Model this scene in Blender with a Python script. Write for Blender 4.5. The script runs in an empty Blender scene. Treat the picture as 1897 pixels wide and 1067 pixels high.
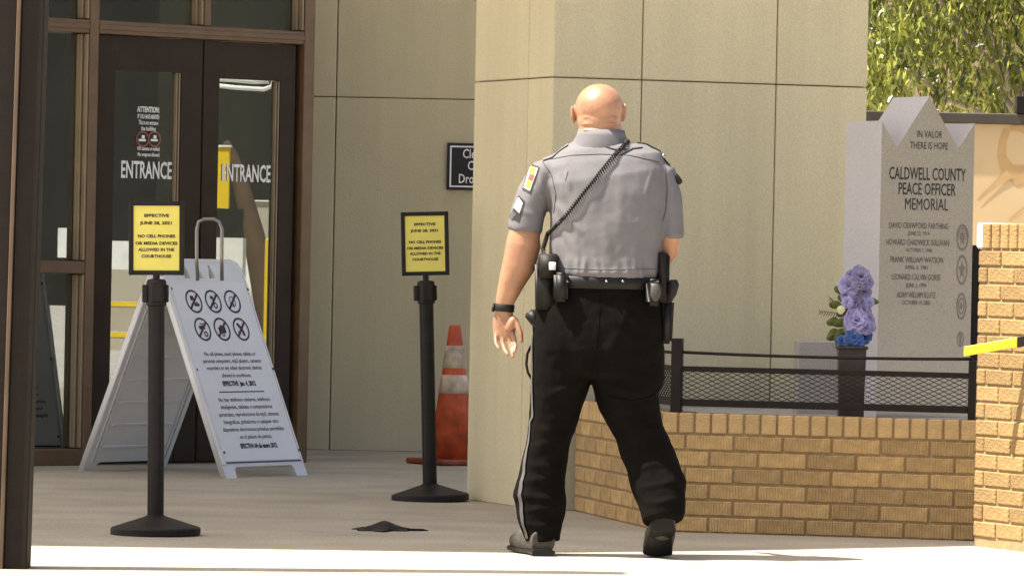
import bpy, bmesh, math, random
from mathutils import Vector, Matrix
from mathutils.bvhtree import BVHTree
random.seed(7)
S = bpy.context.scene
COL = S.collection
PI = math.pi

# ------------------------------------------------------------------ camera
F = 9400.0                     # focal length in photo pixels (photo is 1897 wide)
CAMH = 1.12
PITCH = math.atan(56.5 / F)
ROLL = math.radians(1.15)
fw = Vector((0, math.cos(PITCH), -math.sin(PITCH)))
r0 = Vector((1, 0, 0)); u0 = r0.cross(fw)
RT = (r0 * math.cos(ROLL) + u0 * math.sin(ROLL)).normalized()
UP = (-r0 * math.sin(ROLL) + u0 * math.cos(ROLL)).normalized()
CP = Vector((0, 0, CAMH))
cam = bpy.data.cameras.new('camera')
cam.sensor_width = 36; cam.lens = 36 * F / 1897; cam.clip_start = 0.5; cam.clip_end = 1000
camo = bpy.data.objects.new('camera', cam); COL.objects.link(camo)
M = Matrix((RT, UP, -fw)).transposed().to_4x4(); M.translation = CP
camo.matrix_world = M
S.camera = camo

# ------------------------------------------------------------------ light
SUN = Vector((-0.455, -0.085, 0.885)).normalized()
w = bpy.data.worlds.new('World'); S.world = w; w.use_nodes = True
nt = w.node_tree
sky = nt.nodes.new('ShaderNodeTexSky'); sky.sky_type = 'NISHITA'; sky.sun_disc = False
sky.sun_elevation = math.asin(SUN.z); sky.sun_rotation = math.atan2(SUN.x, SUN.y)
sky.air_density = 0.8; sky.dust_density = 4.0; sky.ozone_density = 0.4
bg = nt.nodes['Background']; bg.inputs['Strength'].default_value = 0.10
wbn = nt.nodes.new('ShaderNodeVectorMath'); wbn.operation = 'MULTIPLY'; wbn.inputs[1].default_value = (1.0, 0.955, 0.88)   # camera white balance
nt.links.new(sky.outputs[0], wbn.inputs[0]); nt.links.new(wbn.outputs[0], bg.inputs[0])
sl = bpy.data.lights.new('sun', 'SUN'); sl.energy = 4.5; sl.angle = math.radians(0.53); sl.color = (1, 0.94, 0.84)
so = bpy.data.objects.new('sun', sl); COL.objects.link(so)
so.rotation_euler = SUN.to_track_quat('Z', 'Y').to_euler(); so.location = (-10, 0, 20)
S.view_settings.view_transform = 'Standard'; S.view_settings.look = 'None'
S.view_settings.exposure = 1.62; S.view_settings.gamma = 1
S.view_settings.use_curve_mapping = False
S.render.resolution_x = 1024; S.render.resolution_y = 575

# ------------------------------------------------------------------ measuring helpers
def ray(px, py):
    return (RT * ((px - 948.5) / F) + UP * (-(py - 533.5) / F) + fw)
def atY(px, py, Y):
    d = ray(px, py); return CP + d * (Y / d.y)
def G(px, py, z=0.0):
    d = ray(px, py); return CP + d * ((z - CAMH) / d.z)
def plane_hit(px, py, p0, n):
    d = ray(px, py); return CP + d * ((p0 - CP).dot(n) / d.dot(n))

# ------------------------------------------------------------------ materials
MATS = {}
def mat(name, col, rough=0.6, metal=0.0, var=0.12, vs=6.0, bump=0.0, bs=60.0, spec=0.5, rnd=0.0,
        stretch=(1, 1, 1), fine=0.0, fs=250.0, sss=0.0, coat=0.0, streak=0.0):
    m = bpy.data.materials.new(name); m.use_nodes = True
    t = m.node_tree; b = t.nodes['Principled BSDF']
    b.inputs['Roughness'].default_value = rough; b.inputs['Metallic'].default_value = metal
    b.inputs['Specular IOR Level'].default_value = spec
    if coat: b.inputs['Coat Weight'].default_value = coat; b.inputs['Coat Roughness'].default_value = 0.05
    if sss:
        b.inputs['Subsurface Weight'].default_value = sss
        b.inputs['Subsurface Radius'].default_value = (0.012, 0.005, 0.003)
    tc = t.nodes.new('ShaderNodeTexCoord'); mp = t.nodes.new('ShaderNodeMapping')
    mp.inputs['Scale'].default_value = stretch
    t.links.new(tc.outputs['Object'], mp.inputs[0])
    n = t.nodes.new('ShaderNodeTexNoise'); n.inputs['Scale'].default_value = vs; n.inputs['Detail'].default_value = 6
    t.links.new(mp.outputs[0], n.inputs['Vector'])
    rg = t.nodes.new('ShaderNodeMapRange'); rg.inputs['From Min'].default_value = 0.3; rg.inputs['From Max'].default_value = 0.7
    rg.inputs['To Min'].default_value = 1 - var; rg.inputs['To Max'].default_value = 1 + var
    t.links.new(n.outputs['Fac'], rg.inputs['Value'])
    val = rg.outputs[0]
    def mul(a, bb):
        k = t.nodes.new('ShaderNodeMath'); k.operation = 'MULTIPLY'
        t.links.new(a, k.inputs[0]); t.links.new(bb, k.inputs[1]); return k.outputs[0]
    if fine:
        n2 = t.nodes.new('ShaderNodeTexNoise'); n2.inputs['Scale'].default_value = fs; n2.inputs['Detail'].default_value = 2
        t.links.new(tc.outputs['Object'], n2.inputs['Vector'])
        r2 = t.nodes.new('ShaderNodeMapRange'); r2.inputs['From Min'].default_value = 0.3; r2.inputs['From Max'].default_value = 0.7
        r2.inputs['To Min'].default_value = 1 - fine; r2.inputs['To Max'].default_value = 1 + fine
        t.links.new(n2.outputs['Fac'], r2.inputs['Value']); val = mul(val, r2.outputs[0])
    if streak:
        mp2 = t.nodes.new('ShaderNodeMapping'); mp2.inputs['Scale'].default_value = (5, 5, 0.22); t.links.new(tc.outputs['Object'], mp2.inputs[0])
        n5 = t.nodes.new('ShaderNodeTexNoise'); n5.inputs['Scale'].default_value = 1.6; n5.inputs['Detail'].default_value = 5; n5.inputs['Roughness'].default_value = 0.65
        t.links.new(mp2.outputs[0], n5.inputs['Vector'])
        r5 = t.nodes.new('ShaderNodeMapRange'); r5.inputs['From Min'].default_value = 0.3; r5.inputs['From Max'].default_value = 0.7
        r5.inputs['To Min'].default_value = 1 - streak; r5.inputs['To Max'].default_value = 1 + streak * 0.6
        t.links.new(n5.outputs['Fac'], r5.inputs['Value']); val = mul(val, r5.outputs[0])
    if rnd:
        oi = t.nodes.new('ShaderNodeObjectInfo'); r3 = t.nodes.new('ShaderNodeMapRange')
        r3.inputs['To Min'].default_value = 1 - rnd; r3.inputs['To Max'].default_value = 1 + rnd
        t.links.new(oi.outputs['Random'], r3.inputs['Value']); val = mul(val, r3.outputs[0])
    vm = t.nodes.new('ShaderNodeVectorMath'); vm.operation = 'SCALE'
    vm.inputs[0].default_value = col; t.links.new(val, vm.inputs['Scale'])
    t.links.new(vm.outputs[0], b.inputs['Base Color'])
    if bump:
        n4 = t.nodes.new('ShaderNodeTexNoise'); n4.inputs['Scale'].default_value = bs; n4.inputs['Detail'].default_value = 4
        t.links.new(mp.outputs[0], n4.inputs['Vector'])
        bp = t.nodes.new('ShaderNodeBump'); bp.inputs['Strength'].default_value = bump; bp.inputs['Distance'].default_value = 0.01
        t.links.new(n4.outputs['Fac'], bp.inputs['Height']); t.links.new(bp.outputs[0], b.inputs['Normal'])
    MATS[name] = m
    return m
def ribbed(m, scale, strength):
    t = m.node_tree; b = t.nodes['Principled BSDF']
    tc = t.nodes.new('ShaderNodeTexCoord')
    wv = t.nodes.new('ShaderNodeTexWave'); wv.bands_direction = 'X'; wv.inputs['Scale'].default_value = scale
    wv.inputs['Distortion'].default_value = 1.6; wv.inputs['Detail'].default_value = 2; wv.inputs['Detail Scale'].default_value = 3
    t.links.new(tc.outputs['Object'], wv.inputs['Vector'])
    ns = t.nodes.new('ShaderNodeTexNoise'); ns.inputs['Scale'].default_value = 160
    t.links.new(tc.outputs['Object'], ns.inputs['Vector'])
    ad = t.nodes.new('ShaderNodeMath'); ad.operation = 'ADD'
    t.links.new(wv.outputs['Fac'], ad.inputs[0]); t.links.new(ns.outputs['Fac'], ad.inputs[1])
    bp = t.nodes.new('ShaderNodeBump'); bp.inputs['Strength'].default_value = strength; bp.inputs['Distance'].default_value = 0.004
    t.links.new(ad.outputs[0], bp.inputs['Height']); t.links.new(bp.outputs[0], b.inputs['Normal'])
    return m

m_panel = mat('precast_panel', (0.585, 0.513, 0.325), 0.9, var=0.07, vs=1.6, bump=0.22, bs=140, fine=0.11, fs=170, stretch=(1, 1, 0.45), rnd=0.03, streak=0.065)
m_joint = mat('joint_sealant', (0.22, 0.18, 0.115), 0.9)
m_walk = mat('walkway_concrete', (0.355, 0.315, 0.24), 0.88, var=0.15, vs=2.6, bump=0.25, bs=90, fine=0.2, fs=75, stretch=(0.75, 0.9, 1))
m_pave = mat('pavement_concrete', (0.46, 0.425, 0.38), 0.9, var=0.18, vs=3.0, bump=0.25, bs=80, fine=0.12, fs=60, stretch=(0.4, 2, 1))
m_bronze = mat('bronze_frame', (0.135, 0.078, 0.036), 0.45, metal=0.0, var=0.15, vs=9, fine=0.12, fs=200)
m_door = mat('bronze_door', (0.032, 0.020, 0.012), 0.6, var=0.14, vs=8, fine=0.2, fs=160, spec=0.22)
m_stop = mat('glazing_stop', (0.26, 0.20, 0.12), 0.4, var=0.1)
m_post = mat('painted_post', (0.014, 0.0095, 0.0065), 0.7, var=0.18, vs=12, fine=0.25, fs=150, spec=0.2)
m_black = mat('black_plastic', (0.012, 0.0095, 0.0075), 0.6, var=0.25, vs=16, fine=0.2, fs=300, spec=0.3)
m_rail = mat('rail_bronze_paint', (0.013, 0.009, 0.0065), 0.6, var=0.25, vs=30, spec=0.25)
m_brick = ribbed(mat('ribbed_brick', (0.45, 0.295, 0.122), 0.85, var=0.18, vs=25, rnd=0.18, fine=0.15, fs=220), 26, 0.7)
m_brick3 = mat('sunlit_tan_brick', (0.28, 0.178, 0.068), 0.85, var=0.18, vs=22, rnd=0.18, bump=0.7, bs=90, fine=0.14, fs=200)  # darker copy of the tan brick, lowered so full sun doesn't overexpose it
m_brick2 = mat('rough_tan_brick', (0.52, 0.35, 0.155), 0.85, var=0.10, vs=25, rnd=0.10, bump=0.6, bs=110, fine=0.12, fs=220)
m_mortar = mat('mortar', (0.30, 0.21, 0.105), 0.95, var=0.15, vs=30, bump=0.3)
m_soil = mat('planter_gravel', (0.36, 0.33, 0.29), 0.95, var=0.3, vs=40, bump=0.8, bs=60)
m_granite = mat('granite_front', (0.31, 0.275, 0.215), 0.14, var=0.05, vs=3, fine=0.17, fs=190, spec=0.9)
m_granite2 = mat('granite_skylit', (0.46, 0.44, 0.44), 0.6, var=0.04, vs=4, fine=0.14, fs=170)  # same stone as the front; sky light put into this paler, bluer colour
m_gblock = mat('pale_granite_block', (0.33, 0.30, 0.26), 0.7, var=0.06, vs=5, fine=0.2, fs=160)
m_engrave = mat('engraved_paint', (0.012, 0.012, 0.012), 0.6)
m_engrave3 = mat('engraved_shallow', (0.17, 0.15, 0.12), 0.6)
m_engrave2 = mat('engraved_grey', (0.07, 0.065, 0.058), 0.6)
m_white = mat('white_plastic', (0.74, 0.73, 0.72), 0.5, var=0.05, vs=6, bump=0.05, bs=40)
m_poster = mat('white_poster', (0.79, 0.785, 0.78), 0.55, var=0.03, vs=4)
m_ink = mat('black_ink', (0.014, 0.013, 0.016), 0.6)
m_inkb = mat('blue_ink', (0.03, 0.04, 0.13), 0.6)
m_inkg = mat('grey_ink', (0.06, 0.06, 0.085), 0.6)
m_inkr = mat('dark_red_ink', (0.07, 0.012, 0.012), 0.6)
m_vinyl = mat('white_vinyl', (0.86, 0.85, 0.82), 0.6, var=0.02)
m_vinylr = mat('red_vinyl', (0.30, 0.09, 0.07), 0.6)
m_yellowp = mat('yellow_paper', (0.74, 0.64, 0.13), 0.7, var=0.05, vs=12)
m_yellow = mat('yellow_paint', (0.80, 0.55, 0.02), 0.5, var=0.06)
m_orange = mat('orange_pvc', (0.46, 0.075, 0.022), 0.6, var=0.4, vs=11, fine=0.15)
m_dirtyor = mat('grimy_orange', (0.22, 0.055, 0.022), 0.7, var=0.4, vs=9)
m_reflw = mat('reflective_collar', (0.46, 0.37, 0.27), 0.6, var=0.5, vs=12)
m_chrome = mat('brushed_steel', (0.33, 0.31, 0.29), 0.35, metal=1.0, var=0.05)
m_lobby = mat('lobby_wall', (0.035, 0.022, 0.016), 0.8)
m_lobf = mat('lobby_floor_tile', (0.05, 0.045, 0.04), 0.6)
m_soffit = mat('soffit', (0.5, 0.46, 0.38), 0.9)
m_skin = mat('skin', (0.36, 0.185, 0.105), 0.40, var=0.2, vs=11, bump=0.2, bs=150, fine=0.07, fs=420, sss=0.10)
m_shirt = mat('grey_uniform_cloth', (0.152, 0.145, 0.150), 0.85, var=0.06, vs=14, bump=0.12, bs=260, fine=0.1, fs=500, spec=0.2)
m_pants = mat('black_uniform_cloth', (0.0052, 0.0042, 0.0034), 0.95, var=0.25, vs=14, bump=0.2, bs=200, fine=0.25, fs=400, spec=0.08)
m_leather = mat('black_leather', (0.006, 0.005, 0.0043), 0.5, var=0.2, vs=40, bump=0.1, bs=200, spec=0.3)
m_shoe = mat('sunlit_shoe', (0.05, 0.042, 0.034), 0.6, var=0.4, vs=30, bump=0.3, bs=120)  # dark shoe lightened, the sun on it put into the colour
m_stripe = mat('grey_stripe', (0.075, 0.07, 0.068), 0.8)
m_patchy = mat('patch_yellow', (0.85, 0.6, 0.04), 0.8)
m_patchr = mat('patch_red', (0.55, 0.07, 0.04), 0.8)
m_patchw = mat('patch_white', (0.75, 0.72, 0.72), 0.8)
m_pseam = mat('trouser_seam', (0.005, 0.004, 0.0035), 0.95, spec=0.05)
m_seam = mat('seam_thread', (0.06, 0.055, 0.07), 0.9)
m_petal = mat('lavender_petal', (0.33, 0.30, 0.50), 0.7, var=0.3, vs=40, rnd=0.25)
m_petalb = mat('blue_petal', (0.085, 0.17, 0.42), 0.7, var=0.3, vs=40, rnd=0.2)
m_leaf0 = mat('bouquet_leaf', (0.13, 0.15, 0.03), 0.6, var=0.3, vs=30)
m_bud = mat('pale_bud', (0.62, 0.62, 0.38), 0.6)
m_vase = mat('bronze_vase', (0.035, 0.024, 0.018), 0.45, var=0.2, vs=20)
m_mural = mat('mural_tan', (0.62, 0.46, 0.26), 0.75, var=0.06, vs=3)
m_muralb = mat('mural_brown', (0.54, 0.35, 0.16), 0.75, var=0.12, vs=5)
m_board_rail = mat('weathered_rail', (0.055, 0.043, 0.032), 0.7, var=0.2)
m_bark = mat('pale_bark', (0.36, 0.29, 0.22), 0.9, var=0.25, vs=12)
m_dkbark = mat('dark_bark', (0.10, 0.065, 0.04), 0.9, var=0.3, vs=4)
m_bldg = mat('far_stucco', (0.30, 0.22, 0.13), 0.9, var=0.08, vs=0.6)
m_dark = mat('dark_far', (0.018, 0.017, 0.014), 0.9, var=0.3, vs=0.6)  # near-black so the sunlit far block still mirrors dark
m_hedge = mat('far_foliage', (0.035, 0.05, 0.025), 0.8, var=0.4, vs=1.2)
m_asph = mat('asphalt', (0.09, 0.085, 0.08), 0.9, var=0.15, vs=1.5, fine=0.1, fs=40)
m_terr = mat('terrace_concrete', (0.45, 0.40, 0.32), 0.9, var=0.08, vs=1)
m_terrw = mat('white_wall_paint', (0.78, 0.77, 0.74), 0.8)

def leaf_mat():
    m = bpy.data.materials.new('willow_leaf'); m.use_nodes = True
    t = m.node_tree; b = t.nodes['Principled BSDF']
    at = t.nodes.new('ShaderNodeAttribute'); at.attribute_name = 'tone'
    rp = t.nodes.new('ShaderNodeValToRGB')
    rp.color_ramp.elements[0].color = (0.030, 0.042, 0.008, 1); rp.color_ramp.elements[1].color = (0.46, 0.48, 0.085, 1)
    t.links.new(at.outputs['Fac'], rp.inputs[0]); t.links.new(rp.outputs[0], b.inputs['Base Color'])
    b.inputs['Roughness'].default_value = 0.22
    tr = t.nodes.new('ShaderNodeBsdfTranslucent'); tr.inputs[0].default_value = (0.10, 0.13, 0.015, 1)
    mx = t.nodes.new('ShaderNodeMixShader'); mx.inputs[0].default_value = 0.22
    t.links.new(b.outputs[0], mx.inputs[1]); t.links.new(tr.outputs[0], mx.inputs[2])
    t.links.new(mx.outputs[0], t.nodes['Material Output'].inputs[0])
    return m
m_leaf = leaf_mat()
def glass_mat():
    m = bpy.data.materials.new('tinted_glass'); m.use_nodes = True
    t = m.node_tree; t.nodes.remove(t.nodes['Principled BSDF'])
    gl = t.nodes.new('ShaderNodeBsdfGlossy'); gl.inputs['Roughness'].default_value = 0.0; gl.inputs['Color'].default_value = (0.86, 0.92, 0.9, 1)
    tr = t.nodes.new('ShaderNodeBsdfTransparent'); tr.inputs['Color'].default_value = (0.30, 0.34, 0.33, 1)
    fr = t.nodes.new('ShaderNodeFresnel'); fr.inputs[0].default_value = 1.5
    mr = t.nodes.new('ShaderNodeMapRange'); mr.inputs['To Min'].default_value = 0.20; mr.inputs['To Max'].default_value = 1
    mx = t.nodes.new('ShaderNodeMixShader')
    t.links.new(fr.outputs[0], mr.inputs[0]); t.links.new(mr.outputs[0], mx.inputs[0])
    t.links.new(tr.outputs[0], mx.inputs[1]); t.links.new(gl.outputs[0], mx.inputs[2])
    t.links.new(mx.outputs[0], t.nodes['Material Output'].inputs[0])
    return m
m_glass = glass_mat()

# ------------------------------------------------------------------ object helpers
OFF = {}
def tag(o, label=None, cat=None, group=None, kind=None):
    if label: o['label'] = label
    if cat: o['category'] = cat
    if group: o['group'] = group
    if kind: o['kind'] = kind
    return o
def root(name, loc, label, cat, group=None):
    o = bpy.data.objects.new(name, None); COL.objects.link(o); o.location = loc
    o.empty_display_size = 0.2
    OFF[o] = Vector(loc); return tag(o, label, cat, group)
def link(name, me, m, parent=None, smooth=False):
    """link a mesh whose vertices are in world coordinates (or local ones of a root at the origin)"""
    o = bpy.data.objects.new(name, me); COL.objects.link(o)
    if m and not len(me.materials): me.materials.append(m)
    if parent is not None:
        o.parent = parent; OFF[o] = OFF[parent]
        me.transform(Matrix.Translation(-OFF[parent]))
    else: OFF[o] = Vector((0, 0, 0))
    if smooth:
        me.polygons.foreach_set('use_smooth', [True] * len(me.polygons))
    return o
def mk(name, bm, m, parent=None, smooth=False, fix=True):
    if fix: bmesh.ops.recalc_face_normals(bm, faces=bm.faces)
    me = bpy.data.meshes.new(name); bm.to_mesh(me); bm.free()
    return link(name, me, m, parent, smooth)
def frame(origin, xdir):
    """x along, y into depth, z up"""
    x = Vector((xdir[0], xdir[1], 0)).normalized(); z = Vector((0, 0, 1)); y = z.cross(x)
    m = Matrix((x, y, z)).transposed().to_4x4(); m.translation = Vector(origin); return m
def obox(bm, M, x0, x1, y0, y1, z0, z1, bev=0.0):
    vs = [bm.verts.new(M @ Vector(p)) for p in ((x0, y0, z0), (x1, y0, z0), (x1, y1, z0), (x0, y1, z0), (x0, y0, z1), (x1, y0, z1), (x1, y1, z1), (x0, y1, z1))]
    fs = [bm.faces.new([vs[i] for i in q]) for q in ((0, 3, 2, 1), (4, 5, 6, 7), (0, 1, 5, 4), (1, 2, 6, 5), (2, 3, 7, 6), (3, 0, 4, 7))]
    if bev:
        es = list({e for f in fs for e in f.edges})
        bmesh.ops.bevel(bm, geom=es, offset=bev, segments=1, affect='EDGES')
def boxobj(name, M, r, m, parent=None, bev=0.0):
    bm = bmesh.new(); obox(bm, M, *r, bev); return mk(name, bm, m, parent)
I4 = Matrix.Identity(4)
def prism(bm, pts, M, y0, y1):
    """polygon in local x,z extruded from y0 to y1"""
    a = [bm.verts.new(M @ Vector((p[0], y0, p[1]))) for p in pts]; b = [bm.verts.new(M @ Vector((p[0], y1, p[1]))) for p in pts]
    bm.faces.new(a); bm.faces.new(list(reversed(b))); n = len(pts)
    for i in range(n): bm.faces.new((a[i], b[i], b[(i + 1) % n], a[(i + 1) % n]))
def zprism(bm, pts, z0, z1):
    a = [bm.verts.new((p[0], p[1], z0)) for p in pts]; b = [bm.verts.new((p[0], p[1], z1)) for p in pts]
    bm.faces.new(a); bm.faces.new(list(reversed(b))); n = len(pts)
    for i in range(n): bm.faces.new((a[i], b[i], b[(i + 1) % n], a[(i + 1) % n]))
def lathe(bm, prof, M=I4, seg=40):
    rings = []
    for r, z in prof:
        rings.append([bm.verts.new(M @ Vector((r * math.cos(2 * PI * k / seg), r * math.sin(2 * PI * k / seg), z))) for k in range(seg)])
    for a, b in zip(rings, rings[1:]):
        for k in range(seg): bm.faces.new((a[k], a[(k + 1) % seg], b[(k + 1) % seg], b[k]))
    bm.faces.new(list(reversed(rings[0]))); bm.faces.new(rings[-1])
def tube(bm, pts, rad, seg=12, ref=(1, 0, 0), n=2.0, cap=True):
    pts = [Vector(p) for p in pts]; rings = []
    for i, c in enumerate(pts):
        t = (pts[min(i + 1, len(pts) - 1)] - pts[max(i - 1, 0)]).normalized()
        a = Vector(ref); a = a - t * a.dot(t)
        if a.length < 1e-4: a = Vector((0, 1, 0)) - t * t.y
        a.normalize(); b = t.cross(a)
        r = rad[i] if isinstance(rad, (list, tuple)) and isinstance(rad[0], (list, tuple)) else ((rad[i], rad[i]) if isinstance(rad, (list, tuple)) else (rad, rad))
        ring = []
        for k in range(seg):
            th = 2 * PI * k / seg; cc, ss = math.cos(th), math.sin(th)
            ring.append(bm.verts.new(c + a * (r[0] * math.copysign(abs(cc) ** (2 / n), cc)) + b * (r[1] * math.copysign(abs(ss) ** (2 / n), ss))))
        rings.append(ring)
    for p, q in zip(rings, rings[1:]):
        for k in range(seg): bm.faces.new((p[k], p[(k + 1) % seg], q[(k + 1) % seg], q[k]))
    if cap: bm.faces.new(list(reversed(rings[0]))); bm.faces.new(rings[-1])
def ellipsoid(bm, c, r, rot=None, u=20, v=14):
    mm = Matrix.Translation(Vector(c)) @ (rot.to_4x4() if rot else I4) @ Matrix.Diagonal((r[0], r[1], r[2], 1))
    bmesh.ops.create_uvsphere(bm, u_segments=u, v_segments=v, radius=1, matrix=mm)
def text_me(body, size, sx=1.0, align='CENTER', bold=0.0):
    cu = bpy.data.curves.new('lettering', 'FONT'); cu.body = body; cu.size = size; cu.align_x = align; cu.align_y = 'CENTER'
    cu.resolution_u = 2; cu.offset = bold
    o = bpy.data.objects.new('tmp', cu); COL.objects.link(o)
    dg = bpy.context.evaluated_depsgraph_get()
    me = bpy.data.meshes.new_from_object(o.evaluated_get(dg))
    bpy.data.objects.remove(o); bpy.data.curves.remove(cu)
    me.transform(Matrix.Diagonal((sx, 1, 1, 1)))
    me.materials.clear()
    return me
def lettering(body, M, x, z, size, m, parent, sx=1.0, off=0.002, width=None, align='CENTER', bold=0.0, name='lettering'):
    me = text_me(body, size, sx, align, bold)
    if width:
        xs = [v.co.x for v in me.vertices]; k = width / (max(xs) - min(xs)); me.transform(Matrix.Diagonal((k, 1, 1, 1)))
    R = Matrix(((1, 0, 0, x), (0, 0, -1, -off), (0, 1, 0, z), (0, 0, 0, 1)))
    me.transform(M @ R)
    return link(name, me, m, parent)

# ------------------------------------------------------------------ ground
bm = bmesh.new(); zprism(bm, [(-300, -200), (300, -200), (300, 300), (-300, 300)], -0.5, -0.016)
tag(mk('pavement', bm, m_pave), kind='structure')
bm = bmesh.new(); zprism(bm, [(-9, 16.5), (12, 16.5), (12, 34), (-9, 34)], -0.2, 0.0)
tag(mk('walkway', bm, m_walk), kind='structure')
bm = bmesh.new(); zprism(bm, [(-120, -46), (120, -46), (120, -6), (-120, -6)], -0.1, -0.010)
tag(mk('road', bm, m_asph), kind='structure')

# ------------------------------------------------------------------ courthouse
DA = Vector((-2.48, 26.1, 0)); TH = math.radians(40)
DU = Vector((math.cos(TH), math.sin(TH), 0)); DN = Vector((math.sin(TH), -math.cos(TH), 0))
MD = frame(DA, DU)
def td(px, py=470, n=0.0):
    p = plane_hit(px, py, DA + DN * n, DN); return (p - DA).dot(DU), p.z
CH = root('courthouse', (-1.6, 27, 0), 'beige precast courthouse front with bronze glass entrance doors', 'building')
# storefront frame -- x positions read at eye level
tL = td(10)[0]; ta0 = td(141)[0]; ta1 = td(166)[0]; tb = td(366)[0]; tc0 = td(541)[0]; tc1 = td(566)[0]
td1 = td(171)[0]; td2 = td(537)[0]
tm0 = td(352)[0]; tm1 = td(372)[0]
ZT = 2.235; ZB = 2.305; ZTOP = 3.3
def fr(t0, t1, y0, y1, z0, z1, m=m_bronze, name='frame_bar', bev=0.004):
    return boxobj(name, MD, (t0, t1, y0, y1, z0, z1), m, CH, bev)
fr(ta0 + 0.028, ta1, -0.05, 0.07, 0.0, ZTOP, name='mullion')
fr(tc0 + 0.02, tc1, -0.05, 0.09, 0.0, ZTOP, name='mullion')
fr(tm0 + 0.03, tm1, -0.052, 0.07, ZB, ZTOP, name='mullion')
fr(tL, ta0 + 0.027, -0.046, 0.07, ZT, ZB, name='transom_bar')
fr(ta1 + 0.001, tc0 + 0.019, -0.046, 0.07, ZT, ZB, name='transom_bar')
fr(ta1 + 0.001, tc0 + 0.019, -0.054, -0.047, ZT + 0.022, ZB - 0.022, name='transom_cap', bev=0.002)
fr(tL, ta0 + 0.027, -0.054, -0.047, ZT + 0.022, ZB - 0.022, name='transom_cap', bev=0.002)
zs = td(110, 494)[1]
fr(tL, ta0 + 0.027, -0.046, 0.07, zs - 0.035, zs + 0.03, name='transom_bar')
fr(tL, ta0 + 0.027, -0.05, 0.07, 0.0, 0.085, name='sill')
# glazing stops: thin lighter ribs on the return of each mullion
for tt, z0, z1 in ((ta0 + 0.013, 0.09, zs - 0.04), (ta0 + 0.013, zs + 0.035, ZT - 0.005), (ta0 + 0.013, ZB + 0.005, ZTOP),
                   (tm0 + 0.015, ZB + 0.005, ZTOP), (tc0 + 0.004, ZB + 0.005, ZTOP)):
    fr(tt, tt + 0.012, -0.045, 0.03, z0, z1, m_stop, 'glazing_stop', 0.003)
    fr(tt - 0.016, tt - 0.006, -0.018, 0.03, z0, z1, m_stop, 'glazing_stop', 0.003)
def pane(t0, t1, z0, z1, y=0.032, parent=None):
    return boxobj('glass_pane', MD, (t0, t1, y, y + 0.008, z0, z1), m_glass, parent or CH)
pane(tL, ta0 + 0.03, 0.085, zs - 0.033); pane(tL, ta0 + 0.03, zs + 0.028, ZT); pane(tL, ta0 + 0.03, ZB, ZTOP)
pane(ta1, tm0 + 0.03, ZB, ZTOP); pane(tm1, tc0 + 0.02, ZB, ZTOP)
def make_door(t0, t1, g0, g1, zg):
    d = boxobj('entrance_door', MD, (t0, g0, -0.02, 0.025, 0.012, ZT - 0.004), m_door, CH, 0.003)      # hinge stile carries the leaf
    def pt(n, r, m=m_door, b=0.003): return boxobj(n, MD, r, m, d, b)
    pt('stile', (g1 + 0.026, t1, -0.02, 0.025, 0.012, ZT - 0.004))
    pt('top_rail', (g0 - 0.002, g1 + 0.028, -0.0195, 0.025, zg, ZT - 0.005), b=0)
    pt('bottom_rail', (g0 + 0.0005, g1 + 0.0255, -0.019, 0.025, 0.013, 0.27))
    for a in (0.0, 0.014):
        pt('glazing_stop', (g1 + 0.001 + a, g1 + 0.009 + a, -0.014 - a * 0.3, 0.012, 0.272, zg - 0.002), m_stop, 0.002)
    pt('glass_pane', (g0 + 0.001, g1 + 0.012, 0.008, 0.015, 0.271, zg - 0.001), m_glass, 0)
    return d
zg1 = td(265, 132)[1]; zg2 = td(455, 148)[1]
g10, g11 = td(204)[0], td(318)[0]; g20, g21 = td(397)[0], td(502)[0]
d1 = make_door(td1, tb - 0.004, g10, g11, zg1)
d2 = make_door(tb + 0.004, td2, g20, g21, zg2)
def dl(body, px, py, pw, ph, par, m=m_vinyl, bold=0.0, n=0.0):
    t, z = td(px, py); a = td(px - pw / 2, py)[0]; b = td(px + pw / 2, py)[0]
    zh = abs(td(px, py - ph / 2)[1] - td(px, py + ph / 2)[1])
    return lettering(body, MD, t, z, zh / 0.70, m, par, width=b - a, off=-0.004, bold=bold)
dl('ENTRANCE', 272, 317, 94, 31, d1, bold=0.0025)
dl('ENTRANCE', 457, 323, 90, 31, d2, bold=0.0025)
dl('ATTENTION:', 276, 204, 41, 10, d1, bold=0.0015)
dl('IF YOU HAVE ARRIVED', 276, 217, 40, 8, d1, bold=0.0008)
dl('This is not entrance', 276, 228, 36, 8, d1, bold=0.0006)
dl('the building', 276, 239, 27, 8, d1, bold=0.0006)
dl('NO cameras or medical', 276, 276, 41, 7, d1, bold=0.0006)
dl('No weapons allowed', 276, 287, 40, 7, d1, bold=0.0006)
for px in (265, 287):
    t, z = td(px, 258); bm = bmesh.new()
    MM = MD @ Matrix.Translation((t, 0.004, z))
    seg = 20
    for k in range(seg):
        a0, a1 = 2 * PI * k / seg, 2 * PI * (k + 1) / seg
        q = [(r * math.cos(a), r * math.sin(a)) for r, a in ((0.034, a0), (0.042, a0), (0.042, a1), (0.034, a1))]
        bm.faces.new([bm.verts.new(MM @ Vector((p[0], 0, p[1]))) for p in q])
    s = mk('notice_symbol', bm, m_vinylr, d1)
    bm = bmesh.new()
    obox(bm, MM, -0.024, 0.02, -0.001, 0.0, -0.012, 0.0); obox(bm, MM, -0.006, 0.012, -0.001, 0.0, 0.003, 0.02)
    mk('symbol_glyph', bm, m_vinyl, s)
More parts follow.
